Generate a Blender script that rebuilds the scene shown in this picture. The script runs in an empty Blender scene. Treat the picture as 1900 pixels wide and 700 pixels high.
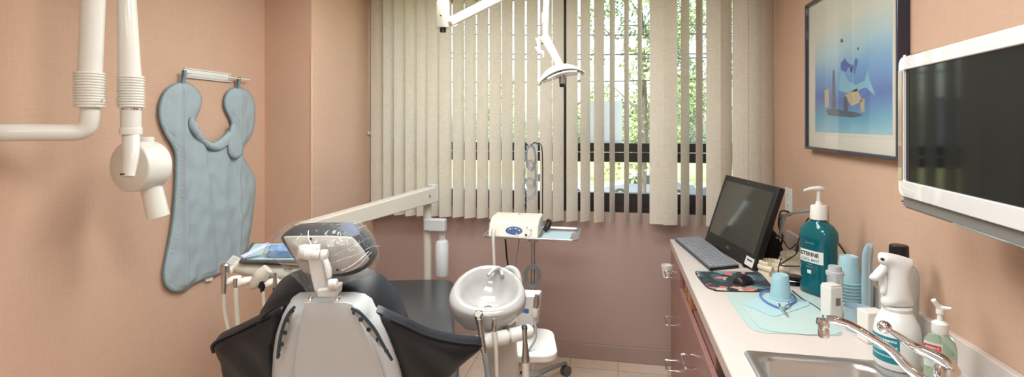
import bpy, bmesh, math, random
from mathutils import Vector, Matrix, noise
from mathutils.geometry import delaunay_2d_cdt
random.seed(7)
S = bpy.context.scene
C = S.collection
# ------------------------------------------------------------------ camera
F, TH, H, PX, PY = 980.0, math.radians(11.37), 1.54, 950.0, 230.0
ct, st = math.cos(TH), math.sin(TH)
cd = bpy.data.cameras.new('camera'); cam = bpy.data.objects.new('camera', cd); C.objects.link(cam)
cam.location = (0, 0, H); cam.rotation_euler = (math.pi / 2, 0, TH)
cd.sensor_width = 36; cd.lens = F / 1900 * 36; cd.shift_y = -(350 - PY) / 1900; cd.clip_start = .02; cd.clip_end = 400
S.camera = cam
S.view_settings.view_transform = 'Standard'; S.view_settings.look = 'None'
S.view_settings.gamma = 1; S.view_settings.use_curve_mapping = False
S.view_settings.exposure = 0.10
# ------------------------------------------------------------------ world and sun
w = bpy.data.worlds.new('sky'); S.world = w; w.use_nodes = True
nt = w.node_tree; nt.nodes.clear()
wo = nt.nodes.new('ShaderNodeOutputWorld'); bg = nt.nodes.new('ShaderNodeBackground')
sk = nt.nodes.new('ShaderNodeTexSky'); sk.sky_type = 'NISHITA'; sk.sun_elevation = math.radians(48)
sk.sun_rotation = math.radians(200); sk.sun_disc = False; sk.dust_density = 3; sk.air_density = 1.2
nt.links.new(sk.outputs[0], bg.inputs[0]); bg.inputs[1].default_value = .85
nt.links.new(bg.outputs[0], wo.inputs[0])
sd = bpy.data.lights.new('sun', 'SUN'); sd.energy = 6.5; sd.angle = math.radians(1); sd.color = (1, .95, .86)
so = bpy.data.objects.new('sun', sd); C.objects.link(so); so.rotation_euler = (math.radians(42), 0, math.radians(-25))
CEIL = 2.5
FILL_LIGHTS = [(-.55, 2.2), (-.2, .95), (-.3, -.45)]  # unseen area lights added overhead to brighten the room
FILL_W = [25, 22, 14]
for (lx, ly), e in zip(FILL_LIGHTS, FILL_W):
    ld = bpy.data.lights.new('fill_light', 'AREA'); ld.shape = 'RECTANGLE'; ld.size = 1.1; ld.size_y = .55
    ld.energy = e; ld.color = (.90, .97, 1)
    lo = bpy.data.objects.new('fill_light', ld); C.objects.link(lo); lo.location = (lx, ly, CEIL - .045)

# ------------------------------------------------------------------ geometry of the view
def ray(px, py):
    xc, zc = (px - PX) / F, (PY - py) / F
    return Vector((xc * ct - st, xc * st + ct, zc))
EYE = Vector((0, 0, H))
def P(px, py, t): return EYE + ray(px, py) * t
def atZ(px, py, z):
    r = ray(px, py); return EYE + r * ((z - H) / r.z)
def atX(px, py, x):
    r = ray(px, py); return EYE + r * (x / r.x)
def atY(px, py, y):
    r = ray(px, py); return EYE + r * (y / r.y)
class Plane:
    def __init__(s, O, n, up=(0, 0, 1)):
        s.O = Vector(O); s.n = Vector(n).normalized(); up = Vector(up)
        s.u = up.cross(s.n).normalized(); s.v = s.n.cross(s.u).normalized()
    def cast(s, px, py):
        r = ray(px, py); t = (s.O - EYE).dot(s.n) / r.dot(s.n); p = EYE + r * t - s.O
        return (p.dot(s.u), p.dot(s.v))
    def casts(s, L): return [s.cast(*p) for p in L]
    def pt(s, a, b, c=0): return s.O + s.u * a + s.v * b + s.n * c
    def M(s, a=0, b=0, c=0):
        m = Matrix((s.u, s.v, s.n)).transposed().to_4x4(); m.translation = s.pt(a, b, c); return m

# ------------------------------------------------------------------ materials
def lin(c):
    if isinstance(c, str):
        c = [int(c[i:i + 2], 16) / 255 for i in (0, 2, 4)]
    else: c = [v / 255 for v in c]
    return tuple((v / 12.92 if v <= .04045 else ((v + .055) / 1.055) ** 2.4) for v in c) + (1,)
MC = {}
def mat(name, col, rough=.5, metal=0, spec=.5, noise_s=0, noise_a=0, bump_s=0, bump=0, trans=0, ior=1.45, coat=0, sub=0, stretch=(1, 1, 1), emit=0):
    if name in MC: return MC[name]
    m = bpy.data.materials.new(name); m.use_nodes = True; MC[name] = m
    n = m.node_tree.nodes; l = m.node_tree.links; b = n['Principled BSDF']
    col = lin(col); b.inputs['Base Color'].default_value = col
    b.inputs['Roughness'].default_value = rough; b.inputs['Metallic'].default_value = metal
    b.inputs['Specular IOR Level'].default_value = spec; b.inputs['IOR'].default_value = ior
    b.inputs['Transmission Weight'].default_value = trans; b.inputs['Coat Weight'].default_value = coat
    if emit:
        b.inputs['Emission Color'].default_value = col; b.inputs['Emission Strength'].default_value = emit
    if noise_s or bump_s:
        tc = n.new('ShaderNodeTexCoord'); mp = n.new('ShaderNodeMapping'); mp.inputs['Scale'].default_value = stretch
        l.new(tc.outputs['Object'], mp.inputs[0])
    if noise_s:
        t = n.new('ShaderNodeTexNoise'); t.inputs['Scale'].default_value = noise_s; t.inputs['Detail'].default_value = 4
        l.new(mp.outputs[0], t.inputs['Vector'])
        mx = n.new('ShaderNodeMix'); mx.data_type = 'RGBA'
        mx.inputs[6].default_value = tuple(v * (1 - noise_a) for v in col[:3]) + (1,)
        mx.inputs[7].default_value = tuple(min(1, v * (1 + noise_a)) for v in col[:3]) + (1,)
        l.new(t.outputs[0], mx.inputs[0]); l.new(mx.outputs[2], b.inputs['Base Color'])
    if bump_s:
        t = n.new('ShaderNodeTexNoise'); t.inputs['Scale'].default_value = bump_s; t.inputs['Detail'].default_value = 3
        l.new(mp.outputs[0], t.inputs['Vector'])
        bp = n.new('ShaderNodeBump'); bp.inputs['Strength'].default_value = bump; bp.inputs['Distance'].default_value = .002
        l.new(t.outputs[0], bp.inputs['Height']); l.new(bp.outputs[0], b.inputs['Normal'])
    return m
def woven(name, col, thread=420, amt=.10, rough=.85, translucent=0, blotch=.05, bumpk=.12, axes='XZ'):
    """cloth / linen wallpaper: two crossed thread patterns plus slow blotches"""
    m = mat(name, col, rough, spec=.2); n = m.node_tree.nodes; l = m.node_tree.links; b = n['Principled BSDF']; col = lin(col)
    tc = n.new('ShaderNodeTexCoord'); outs = []
    for sc in ((thread, thread, thread * .04), (thread * .04, thread * .04, thread)):
        mp = n.new('ShaderNodeMapping'); mp.inputs['Scale'].default_value = sc; l.new(tc.outputs['Object'], mp.inputs[0])
        t = n.new('ShaderNodeTexNoise'); t.inputs['Scale'].default_value = 1; t.inputs['Detail'].default_value = 1
        l.new(mp.outputs[0], t.inputs['Vector']); outs.append(t)
    ad = n.new('ShaderNodeMath'); ad.operation = 'ADD'; l.new(outs[0].outputs[0], ad.inputs[0]); l.new(outs[1].outputs[0], ad.inputs[1])
    t = n.new('ShaderNodeTexNoise'); t.inputs['Scale'].default_value = 2.2; t.inputs['Detail'].default_value = 3; l.new(tc.outputs['Object'], t.inputs['Vector'])
    m1 = n.new('ShaderNodeMath'); m1.operation = 'MULTIPLY_ADD'; l.new(ad.outputs[0], m1.inputs[0]); m1.inputs[1].default_value = amt * 2; m1.inputs[2].default_value = 1 - amt * 2 - blotch
    m2 = n.new('ShaderNodeMath'); m2.operation = 'MULTIPLY_ADD'; l.new(t.outputs[0], m2.inputs[0]); m2.inputs[1].default_value = blotch * 2; l.new(m1.outputs[0], m2.inputs[2])
    vm = n.new('ShaderNodeVectorMath'); vm.operation = 'SCALE'; vm.inputs[0].default_value = col[:3]; l.new(m2.outputs[0], vm.inputs['Scale'])
    l.new(vm.outputs[0], b.inputs['Base Color'])
    bp = n.new('ShaderNodeBump'); bp.inputs['Strength'].default_value = bumpk; bp.inputs['Distance'].default_value = .001
    l.new(ad.outputs[0], bp.inputs['Height']); l.new(bp.outputs[0], b.inputs['Normal'])
    if translucent:
        tr = n.new('ShaderNodeBsdfTranslucent'); l.new(vm.outputs[0], tr.inputs[0]); mx = n.new('ShaderNodeMixShader')
        mx.inputs[0].default_value = translucent; out = n['Material Output']
        l.new(b.outputs[0], mx.inputs[1]); l.new(tr.outputs[0], mx.inputs[2]); l.new(mx.outputs[0], out.inputs[0])
    return m
def film(name, tint=(1, 1, 1), clear=.8, rough=.12, bump_s=30, bump=.6, haze=(.9, .92, .95), hz=.1, k=1.2):
    """thin clear plastic: mostly see-through, some gloss and a little milky haze"""
    m = bpy.data.materials.new(name); m.use_nodes = True; MC[name] = m
    n = m.node_tree.nodes; l = m.node_tree.links; n.remove(n['Principled BSDF']); out = n['Material Output']
    t = n.new('ShaderNodeBsdfTransparent'); t.inputs[0].default_value = tint + (1,)
    g = n.new('ShaderNodeBsdfGlossy'); g.inputs['Roughness'].default_value = rough
    d = n.new('ShaderNodeBsdfDiffuse'); d.inputs[0].default_value = haze + (1,)
    a = n.new('ShaderNodeMixShader'); b = n.new('ShaderNodeMixShader')
    fr = n.new('ShaderNodeFresnel'); ge = n.new('ShaderNodeNewGeometry'); ir = n.new('ShaderNodeMath'); ir.operation = 'MULTIPLY_ADD'; ir.inputs[1].default_value = -.8333; ir.inputs[2].default_value = 1.5; l.new(ge.outputs['Backfacing'], ir.inputs[0]); l.new(ir.outputs[0], fr.inputs[0])
    ma = n.new('ShaderNodeMath'); ma.operation = 'MULTIPLY_ADD'; ma.inputs[1].default_value = k; ma.inputs[2].default_value = (1 - clear) * .5
    l.new(fr.outputs[0], ma.inputs[0]); l.new(ma.outputs[0], b.inputs[0])
    a.inputs[0].default_value = hz; l.new(t.outputs[0], a.inputs[1]); l.new(d.outputs[0], a.inputs[2])
    l.new(a.outputs[0], b.inputs[1]); l.new(g.outputs[0], b.inputs[2]); l.new(b.outputs[0], out.inputs[0])
    if bump:
        tc = n.new('ShaderNodeTexCoord'); x = n.new('ShaderNodeTexNoise'); x.inputs['Scale'].default_value = bump_s; x.inputs['Detail'].default_value = 2
        x.inputs['Distortion'].default_value = 1.5; l.new(tc.outputs['Object'], x.inputs['Vector'])
        bp = n.new('ShaderNodeBump'); bp.inputs['Strength'].default_value = bump; bp.inputs['Distance'].default_value = .01
        l.new(x.outputs[0], bp.inputs['Height'])
        for q in (g, fr): l.new(bp.outputs[0], q.inputs['Normal'])
    return m

# ------------------------------------------------------------------ mesh helpers
def BM(): return bmesh.new()
def box(bm, lo, hi, M=None):
    x0, y0, z0 = lo; x1, y1, z1 = hi
    v = [bm.verts.new(Vector(p) if M is None else M @ Vector(p)) for p in
         ((x0, y0, z0), (x1, y0, z0), (x1, y1, z0), (x0, y1, z0), (x0, y0, z1), (x1, y0, z1), (x1, y1, z1), (x0, y1, z1))]
    for f in ((0, 3, 2, 1), (4, 5, 6, 7), (0, 1, 5, 4), (1, 2, 6, 5), (2, 3, 7, 6), (3, 0, 4, 7)): bm.faces.new([v[i] for i in f])
    return bm
def loft(bm, rings, closed=True, cap=True):
    R = [[bm.verts.new(p) for p in r] for r in rings]
    n = len(R[0])
    for a, b in zip(R, R[1:]):
        for i in range(n if closed else n - 1):
            j = (i + 1) % n; bm.faces.new((a[i], a[j], b[j], b[i]))
    if cap:
        bm.faces.new(R[0][::-1]); bm.faces.new(R[-1])
    return R
def catmull(pts, k=6, closed=False):
    pts = [Vector(p) for p in pts]; n = len(pts); out = []
    if n < 3 and not closed: return pts
    for i in range(n if closed else n - 1):
        p1, p2 = pts[i], pts[(i + 1) % n]
        p0 = pts[(i - 1) % n] if closed or i > 0 else p1 * 2 - p2
        p3 = pts[(i + 2) % n] if closed or i < n - 2 else p2 * 2 - p1
        for j in range(k):
            t = j / k
            out.append(.5 * ((2 * p1) + (p2 - p0) * t + (2 * p0 - 5 * p1 + 4 * p2 - p3) * t * t + (3 * p1 - p0 - 3 * p2 + p3) * t ** 3))
    if not closed: out.append(pts[-1])
    return out
def tube(bm, pts, r, seg=12, smooth=0, closed=False, flat=1.0, up=None):
    if smooth:
        rr = r if isinstance(r, (list, tuple)) else None
        q = catmull(pts, smooth, closed)
        if rr:
            m = len(pts) - 1; r = []
            for i in range(len(q)):
                x = i / (len(q) - 1) * m; a = min(int(x), m - 1); r.append(rr[a] + (rr[a + 1] - rr[a]) * (x - a))
        pts = q
    pts = [Vector(p) for p in pts]; n = len(pts)
    rr = r if isinstance(r, (list, tuple)) else [r] * n
    T = []
    for i in range(n):
        a = pts[(i - 1) % n] if closed or i else pts[0]; b = pts[(i + 1) % n] if closed or i < n - 1 else pts[-1]
        T.append((b - a).normalized() if (b - a).length > 1e-9 else Vector((0, 0, 1)))
    N = Vector(up) if up is not None else (Vector((0, 0, 1)) if abs(T[0].z) < .9 else Vector((1, 0, 0)))
    N = (N - T[0] * N.dot(T[0])).normalized(); rings = []
    for i in range(n):
        N = (N - T[i] * N.dot(T[i])).normalized(); B = T[i].cross(N)
        rings.append([pts[i] + (N * math.cos(2 * math.pi * k / seg) * flat + B * math.sin(2 * math.pi * k / seg)) * rr[i] for k in range(seg)])
    if closed: rings.append(rings[0]); R = loft(bm, rings, cap=False); bmesh.ops.remove_doubles(bm, verts=bm.verts[:], dist=1e-6)
    else: loft(bm, rings)
    return bm
def lathe(bm, prof, M=None, seg=28, sx=1, sy=1, cap=True):
    rings = []
    for r, z in prof:
        rings.append([(Vector((r * sx * math.cos(2 * math.pi * k / seg), r * sy * math.sin(2 * math.pi * k / seg), z))) for k in range(seg)])
    if M is not None: rings = [[M @ p for p in q] for q in rings]
    loft(bm, rings, cap=cap); return bm
def tz(x, y, z): return Matrix.Translation((x, y, z))
def rot(a, ax): return Matrix.Rotation(math.radians(a), 4, ax)
def axisM(p, d):
    d = Vector(d).normalized(); m = d.to_track_quat('Z', 'Y').to_matrix().to_4x4(); m.translation = p; return m
def cyl(bm, a, b, r, seg=24, r2=None):
    a, b = Vector(a), Vector(b); return lathe(bm, [(r, 0), (r if r2 is None else r2, (b - a).length)], axisM(a, b - a), seg)
def prism(bm, poly, M, h):
    a = [bm.verts.new(M @ Vector((x, y, 0))) for x, y in poly]; b = [bm.verts.new(M @ Vector((x, y, h))) for x, y in poly]
    bm.faces.new(a[::-1]); bm.faces.new(b); n = len(a)
    for i in range(n): j = (i + 1) % n; bm.faces.new((a[i], a[j], b[j], b[i]))
    return bm
def rrect(x0, y0, x1, y1, r, k=5):
    out = []
    for cx, cy, a in ((x1 - r, y1 - r, 0), (x0 + r, y1 - r, 90), (x0 + r, y0 + r, 180), (x1 - r, y0 + r, 270)):
        for i in range(k + 1):
            t = math.radians(a + 90 * i / k); out.append((cx + r * math.cos(t), cy + r * math.sin(t)))
    return out
def frame_ring(bm, outer, inner, M, h):
    """flat ring between two outlines of equal count, thickness h"""
    n = len(outer)
    V = [[bm.verts.new(M @ Vector((x, y, z))) for x, y in o] for o in (outer, inner) for z in (0, h)]
    o0, o1, i0, i1 = V
    for k in range(n):
        j = (k + 1) % n
        bm.faces.new((o1[k], o1[j], i1[j], i1[k])); bm.faces.new((o0[j], o0[k], i0[k], i0[j]))
        bm.faces.new((o0[k], o0[j], o1[j], o1[k])); bm.faces.new((i0[j], i0[k], i1[k], i1[j]))
    return bm
def smoothpoly(pts, k=4): return [(p.x, p.y) for p in catmull([Vector((a, b, 0)) for a, b in pts], k, True)]
def pillow(bm, poly, pl, front, back=0.0, step=.012, base=0.0):
    """closed cushion on a plane: front(d, a, b) gives the height over the inside, d = distance to the outline"""
    n = len(poly); xs = [p[0] for p in poly]; ys = [p[1] for p in poly]
    def inside(x, y):
        c = False; j = n - 1
        for i in range(n):
            if (ys[i] > y) != (ys[j] > y) and x < (xs[j] - xs[i]) * (y - ys[i]) / (ys[j] - ys[i]) + xs[i]: c = not c
            j = i
        return c
    def dist(x, y):
        m = 9
        for i in range(n):
            ax, ay = poly[i]; bx, by = poly[(i + 1) % n]; dx, dy = bx - ax, by - ay; L = dx * dx + dy * dy
            t = 0 if L < 1e-12 else max(0, min(1, ((x - ax) * dx + (y - ay) * dy) / L))
            m = min(m, math.hypot(ax + dx * t - x, ay + dy * t - y))
        return m
    pts = [Vector(p) for p in poly]; ed = [(i, (i + 1) % n) for i in range(n)]; y = min(ys) + step * .5; row = 0
    while y < max(ys):
        x = min(xs) + (step * .5 if row % 2 else 0)
        while x < max(xs):
            if inside(x, y) and dist(x, y) > step * .35: pts.append(Vector((x, y)))
            x += step
        y += step * .87; row += 1
    vs, es, fs, ov, oe, of = delaunay_2d_cdt(pts, ed, [], 1, 1e-6)
    ds = [dist(v.x, v.y) for v in vs]
    on = [d < 1e-5 for d in ds]
    fr = [bm.verts.new(pl.pt(v.x, v.y, base + front(d, v.x, v.y))) for v, d in zip(vs, ds)]
    bk = [bm.verts.new(pl.pt(v.x, v.y, base + (front(0, v.x, v.y) if True else 0) - back - (0 if o else .0))) for v, o in zip(vs, on)]
    for f in fs:
        bm.faces.new([fr[i] for i in f]); bm.faces.new([bk[i] for i in reversed(f)])
    from collections import Counter
    cnt = Counter(); dirs = {}
    for f in fs:
        for i in range(len(f)):
            a, b = f[i], f[(i + 1) % len(f)]; cnt[frozenset((a, b))] += 1; dirs[frozenset((a, b))] = (a, b)
    for e, c in cnt.items():
        if c == 1:
            a, b = dirs[e]; bm.faces.new((fr[b], fr[a], bk[a], bk[b]))
    return bm
def text_bm(bm, s, size, M, h=.0004, wrap=None, align='CENTER', bold=0.0):
    """raised lettering; wrap = (radius_x, radius_y) bends it round a vertical axis"""
    cu = bpy.data.curves.new('t', 'FONT'); cu.body = s; cu.size = size; cu.align_x = align; cu.align_y = 'CENTER'; cu.extrude = h; cu.offset = bold
    ob = bpy.data.objects.new('t', cu); me = ob.to_mesh(); tb = bmesh.new(); tb.from_mesh(me); ob.to_mesh_clear()
    bpy.data.objects.remove(ob); bpy.data.curves.remove(cu)
    bmesh.ops.triangulate(tb, faces=tb.faces[:])
    if wrap:
        rx, ry = wrap
        for v in tb.verts:
            a = v.co.x / ((rx + ry) / 2); z = v.co.z
            v.co = Vector((math.sin(a) * (rx + z), -math.cos(a) * (ry + z), v.co.y))
    tb.transform(M); me2 = bpy.data.meshes.new('t'); tb.to_mesh(me2); bm.from_mesh(me2); tb.free(); bpy.data.meshes.remove(me2)
    return bm

# ------------------------------------------------------------------ object helpers
def WM(o):
    m = o.matrix_basis.copy()
    while o.parent: o = o.parent; m = o.matrix_basis @ m
    return m
def obj(name, bm, m, parent=None, world=True, smooth=35, bevel=0, seg=2, label=None, loc=None):
    bmesh.ops.recalc_face_normals(bm, faces=bm.faces[:])
    o = bpy.data.objects.new(name, bpy.data.meshes.new(name))
    if parent is not None:
        if world: bm.transform(WM(parent).inverted())
        o.parent = parent
    elif loc is not None:
        o.location = loc
        if world: bm.transform(Matrix.Translation(loc).inverted())
    bm.to_mesh(o.data); bm.free(); C.objects.link(o)
    for k in (m if isinstance(m, (list, tuple)) else [m]): o.data.materials.append(k)
    if smooth:
        for f in o.data.polygons: f.use_smooth = True
        o.data.set_sharp_from_angle(angle=math.radians(smooth))
    if bevel:
        b = o.modifiers.new('bevel', 'BEVEL'); b.width = bevel; b.segments = seg; b.limit_method = 'ANGLE'; b.angle_limit = math.radians(40)
        b.harden_normals = False
    if label: o['label'] = label
    return o
def struct(name, bm, m, parent=None, **k):
    o = obj(name, bm, m, parent, **k)
    if parent is None: o['kind'] = 'structure'
    return o
def tag(o, label, cat, group=None, kind=None):
    o['label'] = label; o['category'] = cat
    if group: o['group'] = group
    if kind: o['kind'] = kind
    return o
def thing(name, label, cat, loc=(0, 0, 0), rz=0, group=None):
    o = bpy.data.objects.new(name, None); C.objects.link(o); o.empty_display_size = .05
    o.location = loc; o.rotation_euler = (0, 0, rz); return tag(o, label, cat, group)
def copy_tree(o, parent=None):
    c = o.copy(); C.objects.link(c); c.parent = parent
    for ch in [x for x in C.objects if x.parent == o]: copy_tree(ch, c)
    return c

# ------------------------------------------------------------------ shared materials
M_wall = woven('linen_wallpaper', (199, 165, 142), amt=.06, blotch=.05)
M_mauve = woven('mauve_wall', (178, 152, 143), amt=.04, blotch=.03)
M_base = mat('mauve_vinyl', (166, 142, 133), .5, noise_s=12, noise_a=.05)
M_ceil = mat('ceiling_tile', (232, 228, 220), .9, bump_s=60, bump=.4)
M_bronze = mat('bronze_frame', (52, 44, 42), .4, metal=.3)
M_slat = woven('slat_fabric', (228, 219, 203), thread=520, amt=.16, translucent=.22, blotch=.02)
M_white = mat('white_plastic', (222, 220, 214), .35)
M_cream = mat('cream_enamel', (206, 200, 186), .3, coat=.2)
M_xray = mat('xray_enamel', (218, 214, 204), .3, coat=.3)
M_greyshell = mat('grey_shell', (196, 199, 200), .42, noise_s=200, noise_a=.02)
M_vinyl = mat('charcoal_vinyl', (29, 32, 37), .42, spec=.45, bump_s=900, bump=.06, noise_s=6, noise_a=.08)
M_seat = mat('slate_vinyl', (66, 69, 71), .22, spec=.6, noise_s=5, noise_a=.06)
M_black = mat('black_plastic', (22, 22, 24), .35)
M_blackgloss = mat('black_gloss', (14, 14, 16), .12, spec=.6)
M_chrome = mat('chrome', (225, 225, 225), .06, metal=1)
M_steel = mat('brushed_steel', (206, 205, 203), .32, metal=1, bump_s=300, bump=.1, stretch=(1, .02, 1))
M_hand = mat('handpiece_steel', (186, 184, 180), .34, metal=1)
M_lam = mat('counter_laminate', (208, 197, 190), .38, noise_s=90, noise_a=.02)
M_lamedge = mat('laminate_edge', (190, 172, 162), .5)
M_cab = mat('cabinet_laminate', (152, 112, 104), .4, noise_s=8, noise_a=.05)
M_dark = mat('dark_cavity', (70, 50, 45), .8)
M_hose = mat('grey_hose', (206, 198, 182), .5)
M_tubegrey = mat('grey_cable', (140, 145, 148), .5)
M_screen = mat('screen_glass', (14, 18, 20), .06, spec=.25)
M_glass = film('window_glass', clear=.96, rough=.01, bump=0, hz=.0)
# ================================================================== THE ROOM
LX, RX, BY, RY = -1.985, .92, 3.493, -1.35
CX, CY = -1.692, 2.69                       # column corner
TK = .12
WX0, WX1, WZ0, WZ1 = -1.58, .80, .966, 2.44   # window opening
struct('floor', box(BM(), (LX - TK, RY - TK, -.08), (RX + TK, BY + .14, 0)), None)
fm = mat('floor_vinyl', (222, 202, 184), .45, noise_s=14, noise_a=.12)
# vinyl tile joints in the floor material
n = fm.node_tree.nodes; l = fm.node_tree.links; bk = n.new('ShaderNodeTexBrick'); bk.offset = 0
bk.inputs['Scale'].default_value = 1; bk.inputs['Brick Width'].default_value = .305; bk.inputs['Row Height'].default_value = .305
bk.inputs['Mortar Size'].default_value = .003; bk.inputs['Color1'].default_value = (1, 1, 1, 1); bk.inputs['Color2'].default_value = (.95, .95, .95, 1); bk.inputs['Mortar'].default_value = (.6, .55, .5, 1)
tc = n.new('ShaderNodeTexCoord'); l.new(tc.outputs['Object'], bk.inputs['Vector'])
mu = n.new('ShaderNodeMix'); mu.data_type = 'RGBA'; mu.blend_type = 'MULTIPLY'; mu.inputs[0].default_value = 1
src = n['Principled BSDF'].inputs['Base Color'].links[0].from_socket
l.new(src, mu.inputs[6]); l.new(bk.outputs[0], mu.inputs[7]); l.new(mu.outputs[2], n['Principled BSDF'].inputs['Base Color'])
bpy.data.objects['floor'].data.materials[0] = fm
struct('ceiling', box(BM(), (LX - TK, RY - TK, CEIL), (RX + TK, BY + .14, CEIL + .1)), M_ceil)
struct('wall_left', box(BM(), (LX - TK, RY - TK, 0), (LX, BY + .14, CEIL)), M_wall)
struct('wall_right', box(BM(), (RX, RY - TK, 0), (RX + TK, BY + .14, CEIL)), M_wall)
struct('wall_rear', box(BM(), (LX, RY - TK, 0), (RX, RY, CEIL)), mat('rear_wall_paint', (206, 205, 202), .9))
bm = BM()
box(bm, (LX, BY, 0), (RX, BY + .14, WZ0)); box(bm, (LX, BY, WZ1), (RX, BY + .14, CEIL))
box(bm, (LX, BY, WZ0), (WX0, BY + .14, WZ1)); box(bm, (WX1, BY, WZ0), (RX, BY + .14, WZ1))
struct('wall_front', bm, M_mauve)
o = struct('wall_column', box(BM(), (LX, CY, 0), (CX, BY, CEIL)), M_wall)
struct('trim_1', box(BM(), (CX - .003, CY - .003, .92), (CX + .004, CY + .004, 1.95)), mat('bare_corner_bead', (226, 184, 152), .6), bevel=.001)
struct('trim_2', box(BM(), (LX, CY - .0025, .0), (LX + .006, CY, CEIL)), mat('seam_trim', (205, 158, 128), .7))
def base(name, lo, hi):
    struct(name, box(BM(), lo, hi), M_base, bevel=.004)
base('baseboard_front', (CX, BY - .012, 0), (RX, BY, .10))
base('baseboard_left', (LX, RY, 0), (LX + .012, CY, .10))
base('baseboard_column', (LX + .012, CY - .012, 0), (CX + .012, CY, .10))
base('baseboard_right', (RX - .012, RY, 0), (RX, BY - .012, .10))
# door in the rear wall, behind the camera
struct('door_1', box(BM(), (-1.3, RY - .005, 0), (-.4, RY + .03, 2.05)), mat('door_paint', (190, 188, 184), .4), bevel=.004)
# ---- added glowing panels, out of view, housing the fill lights
for i, (lx, ly) in enumerate(FILL_LIGHTS):
    t = thing('added_light_panel', 'unseen white ceiling light panel added to brighten the room', 'ceiling light', (lx, ly, CEIL), 0, 'added ceiling light panels')
    fb = BM(); frame_ring(fb, [(-.61, -.31), (.61, -.31), (.61, .31), (-.61, .31)], [(-.57, -.27), (.57, -.27), (.57, .27), (-.57, .27)], tz(lx, ly, CEIL - .03), .03)
    obj('frame', fb, M_white, t, smooth=0)
    obj('glow_panel', box(BM(), (lx - .57, ly - .27, CEIL - .02), (lx + .57, ly + .27, CEIL - .012)), mat('added_glow', (255, 250, 240), .5, emit=4), t, smooth=0)
# ---- window
win = thing('window_1', '', 'window'); del win['label']; del win['category']; win['kind'] = 'structure'
fy0, fy1 = BY + .04, BY + .10
bm = BM()
for x0, x1 in ((WX0, WX0 + .05), (-.395, -.335), (WX1 - .05, WX1)): box(bm, (x0, fy0, WZ0), (x1, fy1, WZ1))
for x0, x1 in ((WX0, -.395), (-.335, WX1)):
    box(bm, (x0, fy0, WZ0), (x1, fy1, 1.085)); box(bm, (x0, fy0 - .01, 1.29), (x1, fy1, 1.35)); box(bm, (x0, fy0, 1.355), (x1, fy1, 1.413))
    box(bm, (x0, fy0, WZ1 - .05), (x1, fy1, WZ1)); box(bm, (x0, fy0 - .012, .972), (x1, fy0, 1.0))
obj('window_frame', bm, M_bronze, win, smooth=0)
obj('window_sill', box(BM(), (WX0, BY + .0, WZ0 - .0), (WX1, fy0, WZ0 + .008)), M_bronze, win, smooth=0)
for x0, x1 in ((WX0 + .05, -.395), (-.335, WX1 - .05)):
    for z0, z1 in ((1.085, 1.29), (1.413, WZ1 - .05)):
        obj('window_pane', box(BM(), (x0, fy0 + .03, z0), (x1, fy0 + .034, z1)), M_glass, win, smooth=0)
# latch of the lower sash
la = obj('window_latch', box(BM(), (-.06, fy0 - .03, 1.0), (-.04, fy0, 1.09)), M_bronze, win, smooth=0)
# sheet of paper taped to the glass
p0, p1 = atY(1080, 188, fy0), atY(1155, 270, fy0)
tag(obj('paper_sheet', box(BM(), (p0.x, fy0 + .022, 1.413), (p1.x, fy0 + .026, p0.z)), woven('backlit_paper', (240, 243, 246), thread=30, amt=.01, translucent=.5, bumpk=0)),
    'blank white sheet standing on the window rail behind the blind slats', 'paper')
# ---- vertical blind
vb = thing('vertical_blind', 'cream woven vertical blind covering the window in narrow hanging slats', 'blind', (0, 3.39, 2.42))
obj('head_rail', box(BM(), (-1.66, 3.365, 2.425), (.905, 3.415, 2.47)), M_white, vb, bevel=.004)
SL = [(688, 711), (711, 732), (731, 753), (752, 774), (773, 795), (793, 816), (815, 838), (840, 861), (862, 883), (885, 906), (908, 930), (931, 951), (954, 974),
      (977, 998), (1002, 1024), (1025, 1046), (1051, 1072), (1077, 1095), (1102, 1121), (1131, 1141), (1158, 1167), (1183, 1191), (1205, 1233), (1231, 1257),
      (1263, 1279), (1291, 1304), (1310, 1339), (1337, 1358), (1358, 1389), (1389, 1416), (1413, 1434)]
def px_of(p):
    x, y = p.x, p.y; xc, d = x * ct + y * st, -x * st + y * ct; return PX + F * xc / d
for i, (a, b) in enumerate(SL):
    mid, wd = (a + b) / 2, b - a; best = None
    if i >= 26 or i in (22, 23): yc = 3.385
    else: yc = 3.39
    x0 = atY(mid, 300, yc).x
    for k in range(0, 84):
        for sg in ((1,) if i < 26 and i != 22 else (-1, 1)):
            ph = math.radians(k * sg)
            e = Vector((.0445 * math.cos(ph), .0445 * math.sin(ph), 0)); q = Vector((x0, yc, 0))
            err = abs(px_of(q + e) - px_of(q - e) - wd) + (.002 * k)
            if best is None or err < best[0]: best = (err, ph)
    ph = best[1]; bm = BM(); rings = []
    M = tz(x0, yc, 0) @ Matrix.Rotation(ph, 4, 'Z')
    zb = .917 + random.uniform(-.003, .003)
    prof = [(-.0445 + .089 * k / 8, -.004 * (1 - (2 * k / 8 - 1) ** 2)) for k in range(9)]
    prof2 = prof + [(x, y - .0007) for x, y in reversed(prof)]
    loft(bm, [[M @ Vector((x, y, z)) for x, y in prof2] for z in (zb, 1.4, 1.9, 2.425)])
    obj('slat', bm, M_slat, vb)
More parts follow.
